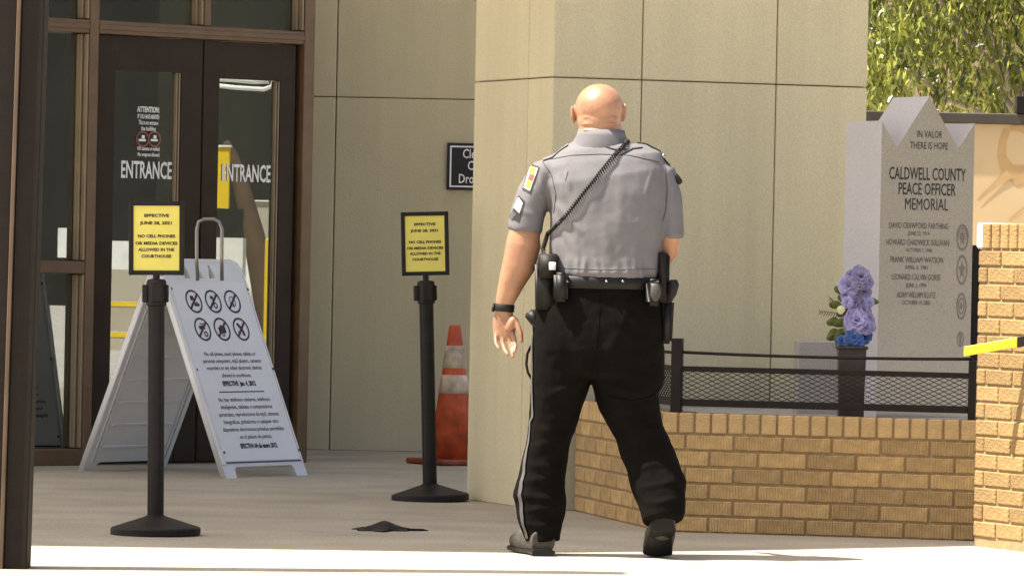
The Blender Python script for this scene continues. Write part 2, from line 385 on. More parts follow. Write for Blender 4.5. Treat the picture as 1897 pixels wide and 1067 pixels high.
# lobby behind the glass
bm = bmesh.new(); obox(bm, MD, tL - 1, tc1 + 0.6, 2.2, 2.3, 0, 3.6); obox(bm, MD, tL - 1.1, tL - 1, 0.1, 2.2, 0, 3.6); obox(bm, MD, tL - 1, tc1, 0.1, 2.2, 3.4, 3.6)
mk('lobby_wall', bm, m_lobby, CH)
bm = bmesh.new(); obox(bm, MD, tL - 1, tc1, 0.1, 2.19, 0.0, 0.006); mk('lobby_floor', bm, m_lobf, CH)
# header above the storefront
boxobj('header', MD, (tL, tc1, -0.06, 0.3, ZTOP + 0.001, 4.0), m_panel, CH)
# panelled walls
def panelled(M, xs, zs_, depth=0.03, core=None, gap=0.0027, shave=(0, 0)):
    for i in range(len(xs) - 1):
        for k in range(len(zs_) - 1):
            x0 = xs[i] + (gap if i else shave[0]); x1 = xs[i + 1] - (gap if i < len(xs) - 2 else shave[1])
            z0 = zs_[k] + (gap if k else 0); z1 = zs_[k + 1] - (gap if k < len(zs_) - 2 else 0)
            boxobj('wall_panel', M, (x0, x1, 0.0, depth, z0, z1), m_panel, CH, 0.004)
YB = 29.0
xw0 = atY(560, 470, YB).x - 0.3; xw1 = atY(617, 470, YB).x; xw2 = 0.55
MB = frame((0, YB, 0), (1, 0))
ZJ = atY(720, 182, YB).z
panelled(MB, [xw0, xw1, xw2], [0, ZJ, 4.0])
boxobj('wall_core', MB, (xw0, xw2 + 0.02, 0.022, 0.3, 0, 3.99), m_joint, CH)
# column block
pL = G(864, 925); pC = G(1009, 945); 
right_dir = Vector((math.cos(math.radians(20)), math.sin(math.radians(20)), 0))
pRn = plane_hit(1600, 470, pC, Vector((-right_dir.y, right_dir.x, 0))); pR = Vector((pRn.x, pRn.y, 0))
MR = frame(pC, right_dir); wR = (pR - pC).length
def xr(px, py=470): return (plane_hit(px, py, pC, Vector((-right_dir.y, right_dir.x, 0))) - pC).dot(right_dir)
ZJ2 = atY(1014, 143, pC.y).z
panelled(MR, [0, xr(1183), xr(1432), wR], [0, ZJ2, 4.0])
ldir = (pC - pL).normalized(); ML = frame(pL, ldir); wL = (pC - pL).length
nL = Vector((-ldir.y, ldir.x, 0))
xl = (plane_hit(972, 470, pL, nL) - pL).dot(ldir)
panelled(ML, [0, xl, wL], [0, ZJ2, 4.0], gap=0.0025)
inn = lambda p, a, b: (p + a * 1.0 + b * 1.0)
yR = Vector((-right_dir.y, right_dir.x, 0)); yL = nL
core = [pL + yL * 0.022 + ldir * 0.012, pC + yL * 0.022 + yR * 0.022 + Vector((0.012, 0.0, 0)), pR + yR * 0.022 - right_dir * 0.012, pR + yR * 0.75 - right_dir * 0.012, pL + Vector((0.25, 0.75, 0))]
bm = bmesh.new(); zprism(bm, [(p.x, p.y) for p in core], 0, 3.99); mk('wall_core', bm, m_joint, CH)
# unseen entrance roof, outline shaped so its shade falls over walkway and memorial
kz = 6.5; sh = Vector((SUN.x, SUN.y, 0)) * (kz / SUN.z)
def up(x, y): return (x + sh.x, y + sh.y)
P0 = G(100, 1011); P1 = G(900, 1023); P2 = G(1270, 1019); P3 = G(1880, 1004)
can = [(-7.0, P0.y + sh.y), up(P0.x, P0.y), up(P1.x, P1.y), up(P2.x, P2.y), up(P3.x + 0.15, P3.y - 0.02), up(P3.x + 0.2, P3.y + 0.12), (0.0, 20.85), (0.0, 24.6), (-1.85, 25.0), (-1.85, 30.5), (-7.0, 30.5)]
bm = bmesh.new(); zprism(bm, can, kz, kz + 0.35); mk('shade_canopy', bm, m_soffit, CH)
# upper storey to the left keeps the low sky off the doors
bm = bmesh.new(); zprism(bm, [(-12, 30.6), (0.5, 30.6), (0.5, 34), (-12, 34)], 0, 9); mk('rear_block', bm, m_panel, CH)

# ------------------------------------------------------------------ foreground post
pp = G(40, 1054); YP = pp.y
PO = root('canopy_post', (atY(40, 1054, YP).x, YP, 0), 'dark brown steel post standing at the far left edge of the walk', 'post')
def xp(px): return atY(px, 470, YP).x
MP = frame((0, YP, 0), (1, 0)); MP = MP @ Matrix.Translation((xp(66), 0, 1.1)) @ Matrix.Rotation(math.radians(0.75), 4, 'Y') @ Matrix.Translation((-xp(66), 0, -1.1))
boxobj('shaft', MP, (xp(25), xp(68), 0, 0.16, -0.1, 4.0), m_post, PO, 0.004)
boxobj('flange', MP, (xp(17), xp(24.5), -0.012, 0.16, -0.1, 4.0), m_dkbark, PO, 0.002)
boxobj('web', MP, (xp(-60), xp(16.5), 0.02, 0.16, -0.1, 4.0), m_post, PO, 0.004)

# ------------------------------------------------------------------ wall plaque
t0 = atY(830, 308, YB)
a = atY(829, 265, YB); b = atY(831, 352, YB)
PL = root('wall_plaque', (a.x, YB - 0.01, a.z), 'black wall plaque with white border and lettering half hidden by the column', 'sign')
pw = 0.40; MPq = frame((a.x, YB - 0.012, b.z), (1, 0)); ph = a.z - b.z
boxobj('plate', MPq, (0, pw, -0.006, 0.010, 0, ph), m_ink, PL, 0.003)
bm = bmesh.new(); e = 0.016; t_ = 0.009
for r in ((e, pw - e, e, e + t_), (e, pw - e, ph - e - t_, ph - e), (e, e + t_, e + t_ + .0002, ph - e - t_ - .0002), (pw - e - t_, pw - e, e + t_ + .0002, ph - e - t_ - .0002)):
    obox(bm, MPq, r[0], r[1], -0.008, -0.0061, r[2], r[3])
mk('border', bm, m_vinyl, PL)
sc = 9400 / YB
for i, (body, px, py) in enumerate((('Clerk of', 857, 286), ('Court', 866, 308), ('Drop Box', 849, 332))):
    p = atY(px, py, YB)
    lettering(body, MPq, p.x - a.x, p.z - b.z, 0.074, m_vinyl, PL, sx=0.72, off=0.009, align='LEFT', bold=0.0008)

# ------------------------------------------------------------------ brick planter
pa = G(1222, 984); pb = G(1806, 1002); pc = G(1063, 946)
ZPT = 0.497
PT = root('brick_planter', (pa.x, pa.y, 0), 'low planter wall of ribbed tan brick in shade with a soldier course on top', 'planter')
MF = frame(pa, pb - pa); lenF = (pb - pa).length
MS = frame(pc, pa - pc); lenS = (pa - pc).length
BL, BH, BG = 0.2032, 0.0677, 0.009
brick_cache = {}
def brick_mesh(l, h, d, m, key):
    k = (round(l, 3), round(h, 3), key)
    if k not in brick_cache:
        bm = bmesh.new(); obox(bm, I4, -l / 2, l / 2, 0, d, -h / 2, h / 2, 0.004)
        bmesh.ops.recalc_face_normals(bm, faces=bm.faces)
        me = bpy.data.meshes.new('brick'); bm.to_mesh(me); bm.free(); me.materials.append(m); brick_cache[k] = me
    return brick_cache[k]
def put_brick(M, x, z, l, h, m, parent, key, proud=0.0, d=0.05):
    me = brick_mesh(l, h, d, m, key)
    o = bpy.data.objects.new('brick', me); COL.objects.link(o); o.parent = parent
    jit = random.uniform(-0.0015, 0.0015)
    p = M @ Vector((x, -proud + jit, z)); o.location = p - OFF[parent]
    o.rotation_euler = (random.uniform(-.004, .004), random.uniform(-.006, .006), M.to_euler().z + random.uniform(-.006, .006))
    return o
def brick_face(M, length, z0, courses, m, parent, key, first=0.0):
    for c in range(courses):
        x = -BL * (0.5 if c % 2 else 0.0) - first
        z = z0 + c * BH + BH / 2
        while x < length - 0.01:
            a, b = max(x, 0.0), min(x + BL, length)
            if b - a > 0.03: put_brick(M, (a + b) / 2, z, b - a - BG, BH - BG, m, parent, key)
            x += BL
def soldier(M, length, z0, h, m, parent, key):
    n = int(round(length / BH)); s = length / n
    for i in range(n): put_brick(M, (i + 0.5) * s, z0 + h / 2, s - BG, h - BG, m, parent, key, 0.002)
NCO = 6; zsol = ZPT - 0.091
off0 = zsol - NCO * BH
brick_face(MF, lenF, off0, NCO, m_brick, PT, 'f'); soldier(MF, lenF, zsol, 0.091, m_brick2, PT, 's')
brick_face(MS, lenS - 0.052, off0, NCO, m_brick, PT, 'f'); soldier(MS, lenS - 0.052, zsol, 0.091, m_brick2, PT, 's')
if off0 > 0.004:
    pass
# mortar bodies behind the faces and the planting bed
bm = bmesh.new()
obox(bm, MF, 0.008, lenF - 0.002, 0.0065, 0.2, 0.0, ZPT - 0.007)
mk('mortar', bm, m_mortar, PT)
bm = bmesh.new(); obox(bm, MS, 0.0, lenS - 0.21, 0.0065, 0.2, 0.0, ZPT - 0.007); mk('mortar', bm, m_mortar, PT)
q1 = MF @ Vector((0.19, 0.19, 0)); q2 = MF @ Vector((lenF - 0.005, 0.19, 0)); q3 = Vector((q2.x + 0.1, 23.0, 0)); q4 = MS @ Vector((0.02, 0.19, 0))
bm = bmesh.new(); zprism(bm, [(p.x, p.y) for p in (q1, q2, q3, q4)], 0.0, ZPT - 0.03); mk('gravel_bed', bm, m_soil, PT)

# ------------------------------------------------------------------ brick wall at the right (sunlit face runs towards the camera)
pw0 = G(1801, 1011); phi = math.radians(-64)
wd = Vector((math.cos(phi), math.sin(phi), 0))
MW = frame(pw0, wd); lenW = 0.95
BW = root('brick_wall', (pw0.x, pw0.y, 0), 'sunlit yellow brick wall with a capped top at the right edge', 'wall')
NW = 17; ztopw = atY(1830, 463, pw0.y - 0.1).z; cw = BH
zb = ztopw - NW * cw
for c in range(NW):
    x = -BL * (0.5 if c % 2 else 0.0) - 0.03
    z = zb + c * cw + cw / 2
    while x < lenW - 0.01:
        a_, b_ = max(x, 0.0), min(x + BL, lenW)
        if b_ - a_ > 0.03: put_brick(MW, (a_ + b_) / 2, z, b_ - a_ - BG, cw - BG, m_brick3, BW, 'w')
        x += BL
ncap = int(lenW / 0.0677)
for i in range(ncap):
    put_brick(MW, 0.03 + (i + 0.5) * 0.0677, ztopw + 0.055, 0.0677 - BG, 0.10, m_brick3, BW, 'cc', 0.004)
bm = bmesh.new(); obox(bm, MW, 0.006, lenW - 0.004, 0.0065, 0.22, 0.0, ztopw + 0.095); mk('mortar', bm, m_mortar, BW)
bm = bmesh.new(); obox(bm, MW, -0.006, 0.032, -0.008, 0.23, ztopw + 0.004, ztopw + 0.108, 0.008); mk('cap_end', bm, m_terrw, BW)

# ------------------------------------------------------------------ planter railing
fl = atY(1254, 700, pa.y + 0.06); fr_ = atY(1802, 700, pb.y + 0.05)
RL = root('planter_railing', (fl.x, fl.y, ZPT), 'low dark metal railing with diamond mesh on top of the planter', 'railing')
lr = (Vector((fr_.x, fr_.y, 0)) - Vector((fl.x, fl.y, 0))); LR = lr.length; MRl = frame((fl.x, fl.y, 0), lr)
def zr(py): return atY(1500, py, pa.y).z
zt1, zt0 = zr(683), zr(693); zb1, zb0 = zr(744), zr(757); zc = zr(659)
def post(M, x, z1, wdt=0.045):
    boxobj('rail_post', M, (x - wdt / 2, x + wdt / 2, -wdt / 2, wdt / 2, ZPT - 0.006, z1), m_rail, RL, 0.003)
post(MRl, 0, zr(632)); post(MRl, LR, zr(660), 0.032)
def meshpanel(M, x0, x1, z0, z1, pw_, ph_):
    bm = bmesh.new(); n = 0
    sl_ = ph_ / pw_
    span = (x1 - x0) + (z1 - z0) / sl_
    k = 0
    for sgn in (1, -1):
        s = -(z1 - z0) / sl_
        while s < (x1 - x0):
            # line z = (x-s)*sl
            a0 = max(s, 0.0); a1 = min(s + (z1 - z0) / sl_, x1 - x0)
            if a1 - a0 > 0.004:
                za, zb_ = (a0 - s) * sl_, (a1 - s) * sl_
                if sgn == 1: A, B = (x0 + a0, z0 + za), (x0 + a1, z0 + zb_)
                else: A, B = (x0 + a0, z1 - za), (x0 + a1, z1 - zb_)
                wv = 0.0016; dy = 0.0012 * sgn
                pts = [(A[0], A[1] - wv), (B[0], B[1] - wv), (B[0], B[1] + wv), (A[0], A[1] + wv)]
                prism(bm, pts, M, dy - 0.0018, dy + 0.0018)
            s += pw_
    return mk('diamond_mesh', bm, m_rail, RL)
boxobj('top_rail', MRl, (0.023, LR - 0.017, -0.012, 0.012, zt0, zt1), m_rail, RL, 0.002)
boxobj('bottom_rail', MRl, (0.023, LR - 0.017, -0.014, 0.014, zb0, zb1), m_rail, RL, 0.002)
meshpanel(MRl, 0.023, LR - 0.017, zb1, zt0, 0.042, 0.0190)
bm = bmesh.new(); tube(bm, [MRl @ Vector((x * LR, 0.0, zc - 0.008 * (1 - (2 * x - 1) ** 2) + 0.004)) for x in [i / 24 for i in range(25)]], 0.0065, 8, ref=(0, 0, 1)); mk('cable', bm, m_rail, RL, True)
sb = MS @ Vector((0.25, 0.06, 0)); sa = Vector((fl.x, fl.y, 0))
MSr = frame((sb.x, sb.y, 0), sa - sb); LS = (sa - sb).length
boxobj('top_rail', MSr, (0.0, LS - 0.03, -0.012, 0.012, zt0, zt1), m_rail, RL, 0.002)
boxobj('bottom_rail', MSr, (0.0, LS - 0.03, -0.014, 0.014, zb0, zb1), m_rail, RL, 0.002)
meshpanel(MSr, 0.0, LS - 0.03, zb1, zt0, 0.042, 0.0190)
post(MSr, -0.02, zr(640))
bm = bmesh.new(); tube(bm, [MSr @ Vector((x * (LS - 0.02), 0.0, zc)) for x in (0, 0.5, 1)], 0.0065, 8, ref=(0, 0, 1)); mk('cable', bm, m_rail, RL, True)

# ------------------------------------------------------------------ memorial stone
YM = 21.75; be = math.radians(27)
md = Vector((math.cos(be), math.sin(be), 0)); mo = atY(1629, 470, YM); mo.z = 0
MM_ = frame(mo, md); nM = Vector((-md.y, md.x, 0))
def xm(px, py):
    p = plane_hit(px, py, mo, nM); return (p - mo).dot(md), p.z
ME = root('memorial_stone', (mo.x, mo.y, ZPT - 0.03), 'tall grey granite memorial stone with zigzag peaked top and engraved names', 'monument')
zz = [xm(1637, 224), xm(1660, 276), xm(1722, 179), xm(1775, 276), xm(1806, 229)]
wM = zz[-1][0]; dM = 0.30
prof = [(0, ZPT - 0.05), (wM, ZPT - 0.05), (wM, zz[4][1]), zz[3], zz[2], zz[1], (0, zz[0][1])]
bm = bmesh.new(); prism(bm, prof, MM_, 0, dM)
bmesh.ops.recalc_face_normals(bm, faces=bm.faces)
me = bpy.data.meshes.new('stone'); bm.to_mesh(me); bm.free()
me.materials.append(m_granite); me.materials.append(m_granite2)
for p in me.polygons:
    if p.normal.dot(nM) > -0.9: p.material_index = 1  # sides and top get the sky-brightened copy
stone = link('stone', me, None, ME)
def ml(body, px, py, pwid, ph_, m=m_engrave, bold=0.0):
    x, z = xm(px, py); x0, _ = xm(px - pwid / 2, py); x1, _ = xm(px + pwid / 2, py)
    zh = xm(px, py - ph_ / 2)[1] - xm(px, py + ph_ / 2)[1]
    lettering(body, MM_, x, z, zh / 0.70, m, ME, width=x1 - x0, off=0.0015, bold=bold)
ml('IN VALOR', 1722, 250, 46, 13); ml('THERE IS HOPE', 1721, 271, 70, 13)
ml('CALDWELL COUNTY', 1718, 324, 142, 23, bold=0.0008); ml('PEACE OFFICER', 1717, 352, 106, 22, bold=0.0008); ml('MEMORIAL', 1716, 380, 80, 22, bold=0.0)
for body, px, py, w_, h_, mm in (('DAVID CRAWFORD FARTHING', 1702, 419, 110, 11, m_engrave2), ('JUNE 22, 1914', 1702, 433, 40, 8, m_engrave2),
        ('HOWARD CHADWICK SULLIVAN', 1700, 450, 116, 11, m_engrave2), ('OCTOBER 7, 1968', 1702, 464, 48, 7, m_engrave2),
        ('FRANK WILLIAM WATSON', 1698, 482, 98, 11, m_engrave2), ('APRIL 6, 1981', 1698, 496, 42, 7, m_engrave2),
        ('LEONARD CALVIN GORSE', 1697, 514, 90, 11, m_engrave2), ('JUNE 2, 1994', 1697, 529, 38, 8, m_engrave2),
        ('ADAM WILLIAM KLUTZ', 1697, 547, 72, 11, m_engrave2), ('OCTOBER 19, 2003', 1697, 561, 52, 8, m_engrave2)):
    ml(body, px, py, w_, h_, mm)
# engraved badges down the right edge
def ringpoly(bm, M, r0_, r1_, sx, sz, y, seg=24, a_0=0, a_1=2 * PI):
    for k in range(seg):
        a0, a1 = a_0 + (a_1 - a_0) * k / seg, a_0 + (a_1 - a_0) * (k + 1) / seg
        bm.faces.new([bm.verts.new(M @ Vector((r * math.cos(a) * sx, y, r * math.sin(a) * sz))) for r, a in ((r0_, a0), (r1_, a0), (r1_, a1), (r0_, a1))])
def star(bm, M, r, sx, sz, y, n=5, inner=0.42):
    pts = [(r * (1 if i % 2 == 0 else inner) * math.sin(PI * i / n) * sx, r * (1 if i % 2 == 0 else inner) * math.cos(PI * i / n) * sz) for i in range(2 * n)]
    bm.faces.new([bm.verts.new(M @ Vector((p[0], y, p[1]))) for p in pts])
for i, (px, py, hw, hh) in enumerate(((1783, 440, 11, 25), (1782, 500, 10, 28), (1781, 567, 9, 25), (1779, 628, 6, 14))):
    x, z = xm(px, py); k = xm(px + 10, py)[0] - xm(px, py)[0]; kz_ = (xm(px, py - 10)[1] - xm(px, py)[1]) / 10; k /= 10
    Mb = MM_ @ Matrix.Translation((x, 0, z)); bm = bmesh.new()
    ringpoly(bm, Mb, 0.82, 1.0, hw * k, hh * kz_, -0.0015)
    if i == 0:
        star(bm, Mb, 0.62, hw * k, hh * kz_, -0.0015, 7, 0.5); ringpoly(bm, Mb, 0.66, 0.74, hw * k, hh * kz_, -0.0016, 24, 0, PI)
    elif i == 1:
        star(bm, Mb, 0.7, hw * k, hh * kz_, -0.0015, 5, 0.4); ringpoly(bm, Mb, 0.3, 0.36, hw * k, hh * kz_, -0.0017)
    elif i == 2:
        ringpoly(bm, Mb, 0.5, 0.62, hw * k, hh * kz_, -0.0015); ringpoly(bm, Mb, 0.0, 0.25, hw * k, hh * kz_, -0.0016)
    else:
        prism(bm, [(-0.004, -0.02), (0.004, -0.02), (0.004, 0.022), (-0.004, 0.022)], Mb, -0.0016, -0.001)
    mk('engraved_badge', bm, m_engrave3, ME, fix=False)

# granite block behind the mesh, left of the vase
g0 = atY(1475, 640, 22.1); g1 = atY(1562, 640, 22.1)
GB = boxobj('granite_block', I4, (g0.x, g1.x, 22.0, 22.25, ZPT - 0.04, atY(1500, 630, 22.05).z), m_gblock, None, 0.008)
tag(GB, 'small pale granite block on the gravel left of the flower vase', 'stone block')

# flower vase and flowers
v0 = atY(1553, 700, 21.13); v1 = atY(1605, 700, 21.13); vx = (v0.x + v1.x) / 2; vw = (v1.x - v0.x) / 2
zv = atY(1580, 641, 21.13).z
VA = root('flower_vase', (vx, 21.2, ZPT - 0.03), 'square dark bronze vase behind the mesh railing holding the flowers', 'vase')
bm = bmesh.new()
MV = Matrix.Translation((vx, 21.2, 0))
hgt = [(ZPT - 0.03, 0.92), (ZPT + 0.03, 0.88), (zv - 0.02, 0.98), (zv, 1.02)]
rings = [[bm.verts.new(MV @ Vector((sx * vw * s, sy * vw * s, z))) for sx, sy in ((-1, -1), (1, -1), (1, 1), (-1, 1))] for z, s in hgt]
rings.append([bm.verts.new(MV @ Vector((sx * vw * 0.85, sy * vw * 0.85, zv))) for sx, sy in ((-1, -1), (1, -1), (1, 1), (-1, 1))])
rings.append([bm.verts.new(MV @ Vector((sx * vw * 0.8, sy * vw * 0.8, zv - 0.06))) for sx, sy in ((-1, -1), (1, -1), (1, 1), (-1, 1))])
for a_, b_ in zip(rings, rings[1:]):
    for k in range(4): bm.faces.new((a_[k], a_[(k + 1) % 4], b_[(k + 1) % 4], b_[k]))
bm.faces.new(rings[0]); bm.faces.new(rings[-1]); mk('vase_body', bm, m_vase, VA)
bm = bmesh.new(); obox(bm, MV, -vw * 1.12, vw * 1.12, -vw * 1.12, vw * 1.12, zv - 0.014, zv - 0.002, 0.003); mk('rim', bm, m_vase, VA)
BQ = root('flower_bouquet', (vx, 21.2, zv - 0.05), 'lavender and blue silk flowers with leaves in the dark square vase', 'flowers')
def bloom(c, r, m):
    bm = bmesh.new(); c = Vector(c)
    for layer, (rr, n, tilt) in enumerate(((0.38, 4, 1.25), (0.65, 5, 0.9), (0.9, 7, 0.45), (1.05, 8, 0.05))):
        for k in range(n):
            a = 2 * PI * (k + 0.5 * layer) / n + random.uniform(-.2, .2)
            # petal: cupped 3x3 patch, flower faces the camera and a little up
            L_, W_ = r * rr, r * 0.55
            grid = []
            for i in range(4):
                row = []
                for j in range(3):
                    u = i / 3; v = (j - 1) * (0.55 + 0.55 * math.sin(PI * min(u, 0.9)))
                    ra = L_ * u; hz = L_ * u * math.sin(tilt) + 0.28 * r * v * v + random.uniform(-.03, .03) * r - 0.15 * r * u * u * (tilt < .5)
                    rad = ra * math.cos(tilt)
                    row.append((rad * math.cos(a) - v * W_ * math.sin(a), rad * math.sin(a) + v * W_ * math.cos(a), hz))
                grid.append(row)
            tl = random.uniform(-.1, .1)
            vs = [[bm.verts.new(c + Vector((p[0], -p[2] * 0.9 + p[1] * 0.3, p[1] + p[2] * 0.35))) for p in row] for row in grid]
            for i in range(3):
                for j in range(2): bm.faces.new((vs[i][j], vs[i + 1][j], vs[i + 1][j + 1], vs[i][j + 1]))
    return mk('bloom', bm, m, BQ, True)
for px, py, rp, m in ((1595, 513, 18, m_petal), (1572, 530, 19, m_petal), (1600, 540, 15, m_petal), (1584, 560, 17, m_petal), (1600, 575, 14, m_petal), (1588, 594, 24, m_petal), (1606, 592, 14, m_petal),
                      (1568, 548, 11, m_petal), (1612, 605, 11, m_petal), (1578, 512, 12, m_petal), (1570, 560, 11, m_petal), (1604, 608, 12, m_petal), (1566, 590, 9, m_petal), (1590, 502, 11, m_petal), (1608, 524, 11, m_petal), (1610, 560, 10, m_petal), (1574, 604, 12, m_petal), (1582, 626, 17, m_petalb), (1600, 622, 16, m_petalb), (1560, 632, 11, m_petalb), (1590, 636, 12, m_petalb)):
    p = atY(px, py, 21.2 + random.uniform(-.05, .02)); bloom(p, rp / 455, m)
def leafblade(c, d, l, wd_, m, nm='leaf'):
    bm = bmesh.new(); d = Vector(d).normalized(); s = d.cross(Vector((0.2, 1, 0.3))).normalized(); nn = d.cross(s)
    pts = []
    for i in range(6):
        u = i / 5; w2 = wd_ * math.sin(PI * (0.08 + 0.92 * u)) ** 0.8
        cc = Vector(c) + d * (l * u) - Vector((0, 0, 1)) * (l * 0.25 * u * u)
        pts.append((bm.verts.new(cc - s * w2), bm.verts.new(cc + nn * w2 * 0.3), bm.verts.new(cc + s * w2)))
    for a_, b_ in zip(pts, pts[1:]):
        bm.faces.new((a_[0], b_[0], b_[1], a_[1])); bm.faces.new((a_[1], b_[1], b_[2], a_[2]))
    return mk(nm, bm, m, BQ)
for px, py, dx, dz, l, wd_ in ((1575, 548, -0.6, 0.8, 0.075, 0.018), (1566, 600, -0.9, 0.2, 0.06, 0.02), (1566, 612, -0.7, -0.4, 0.06, 0.022), (1570, 585, -0.6, 0.3, 0.06, 0.02),
                               (1568, 622, -0.8, -0.2, 0.055, 0.022), (1600, 510, -0.25, 1, 0.06, 0.006), (1575, 600, -0.3, -1, 0.07, 0.02), (1560, 560, -0.2, 1, 0.05, 0.016), (1570, 628, -0.5, .3, 0.06, 0.02), (1610, 560, .5, .2, .05, .016), (1560, 545, -.5, .8, .06, .02), (1556, 570, -.7, .5, .06, .022), (1552, 598, -.8, .3, .055, .024), (1554, 615, -.7, -.2, .06, .026), (1562, 626, -.4, -.6, .05, .024), (1560, 605, -.5, .6, .06, .024), (1572, 575, -.8, .6, .07, .02), (1565, 608, -.2, .9, .06, .02)):
    leafblade(atY(px, py, 21.22), (dx, -0.25, dz), l, wd_, m_leaf0)
leafblade(atY(1557, 582, 21.12), (0.05, -0.1, 1), 0.05, 0.018, m_bud, 'bud')
# thin dark fern sprigs to the left
for (sx_, sy_, ex, ey) in ((1562, 585, 1518, 578), (1562, 575, 1537, 552)):
    bm = bmesh.new(); A = atY(sx_, sy_, 21.2); B = atY(ex, ey, 21.25)
    tube(bm, [A, (A + B) / 2 + Vector((0, 0, 0.008)), B], 0.0015, 5)
    for i in range(9):
        p = A.lerp(B, 0.15 + 0.1 * i); h = random.uniform(.008, .014)
        for s in (1, -1): tube(bm, [p, p + Vector((-.008, 0.004, s * h))], [0.0025, 0.001], 5)
    mk('fern_sprig', bm, m_leaf0, BQ)

# ------------------------------------------------------------------ yellow bar in front of the brick wall
yb = pw0.y - 0.30
A = atY(1786, 651, yb); B = atY(1884, 634, yb - 0.05); C_ = atY(2030, 606, yb - 0.11)
YR = root('barrier_bar', (C_.x, C_.y, 0), 'yellow flat barrier bar with dark sleeve in front of the brick wall', 'barrier')
def bar(nm, a, b, hw, m, th=0.012):
    d = (b - a); bm = bmesh.new(); n = Vector((0, 0, 1)); y = Vector((0, 1, 0))
    vs = []
    for p in (a, b):
        vs.append([bm.verts.new(p + n * hw * s + y * th * t) for s, t in ((-1, -1), (1, -1), (1, 1), (-1, 1))])
    for k in range(4): bm.faces.new((vs[0][k], vs[0][(k + 1) % 4], vs[1][(k + 1) % 4], vs[1][k]))
    bm.faces.new(vs[0]); bm.faces.new(vs[1])
    bmesh.ops.bevel(bm, geom=bm.edges[:], offset=0.002, segments=1, affect='EDGES')
    return mk(nm, bm, m, YR)
bar('bar', A, B, 0.019, m_yellow); bar('sleeve', B + (B - A) * 0.003, C_, 0.021, m_black, 0.014)
bm = bmesh.new(); lathe(bm, [(0.12, 0), (0.12, 0.03), (0.04, 0.06), (0.03, 0.065), (0.03, C_.z + 0.06), (0.02, C_.z + 0.07)], Matrix.Translation((C_.x + 0.02, C_.y + 0.03, 0))); mk('pole', bm, m_black, YR, False)

# ------------------------------------------------------------------ stanchions with notices
def stanchion(loc, tilt, label, zsign):
    R_ = root('sign_stanchion', (0, 0, 0), label, 'stanchion', 'black stanchions with yellow notices')
    bm = bmesh.new(); lathe(bm, [(0.172, 0.0), (0.178, 0.004), (0.178, 0.026), (0.172, 0.031), (0.045, 0.072), (0.034, 0.078)]); mk('base', bm, m_black, R_)
    bm = bmesh.new()
    prof_pts = []
    for k in range(48):
        a_ = 2 * PI * k / 48; r = 0.0325 - (0.0035 if k % 12 in (5, 6) else 0)
        prof_pts.append((r * math.cos(a_), r * math.sin(a_)))
    zprism(bm, prof_pts, 0.07, 0.925); mk('pole', bm, m_black, R_)
    bm = bmesh.new(); lathe(bm, [(0.0335, 0.90), (0.040, 0.905), (0.040, 0.995), (0.034, 1.005), (0.014, 1.008)])
    hd = mk('head', bm, m_black, R_)
    for ang in range(4):
        Mx = Matrix.Rotation(ang * PI / 2 + 0.12, 4, 'Z')
        bm = bmesh.new(); obox(bm, Mx, -0.022, 0.022, 0.034, 0.048 if ang != 1 else 0.056, 0.915, 0.985, 0.004); mk('belt_clip', bm, m_black, hd)
    bm = bmesh.new(); lathe(bm, [(0.0135, 1.0), (0.0135, zsign + 0.002)], I4, 16); mk('stem', bm, m_black, R_)
    W, H, b_ = 0.218, 0.292, 0.0185
    fr_o = None
    bm = bmesh.new()
    obox(bm, I4, -W / 2, -W / 2 + b_, -0.012, 0.012, zsign, zsign + H, 0.003); obox(bm, I4, W / 2 - b_, W / 2, -0.012, 0.012, zsign, zsign + H, 0.003)
    obox(bm, I4, -W / 2 + b_ - .001, W / 2 - b_ + .001, -0.0118, 0.0118, zsign + .0005, zsign + b_, 0.002); obox(bm, I4, -W / 2 + b_ - .001, W / 2 - b_ + .001, -0.0118, 0.0118, zsign + H - b_, zsign + H - .0005, 0.002)
    fo = mk('sign_frame', bm, m_black, R_)
    bm = bmesh.new(); obox(bm, I4, -W / 2 + b_ - .004, W / 2 - b_ + .004, -0.006, 0.006, zsign + b_ - .004, zsign + H - b_ + .004); pa_ = mk('notice_sheet', bm, m_yellowp, R_)
    Mt = Matrix.Translation((0, -0.006, zsign)); z = H - 0.058
    for body, dz, sz, ww in (('EFFECTIVE', 0, 0.0165, 0.098), ('JUNE 28, 2021', 0.029, 0.0165, 0.126), ('NO CELL PHONES', 0.081, 0.0165, 0.148), ('OR MEDIA DEVICES', 0.109, 0.0165, 0.166), ('ALLOWED IN THE', 0.134, 0.0165, 0.142), ('COURTHOUSE', 0.160, 0.0165, 0.118)):
        lettering(body, Mt, 0, z - dz, sz, m_ink, R_, width=ww, off=0.001, bold=0.0007)
    R_.location = loc; R_.rotation_euler = (0, tilt, 0)
    return R_
s1 = G(288, 990); s2 = G(797, 927)
stanchion((s1.x, s1.y, 0), -0.016, 'black stanchion with yellow notice in front of the white A-frame board', 1.022)
stanchion((s2.x, s2.y, 0.0), -0.040, 'black stanchion with yellow notice in front of the orange traffic cone', 1.030)

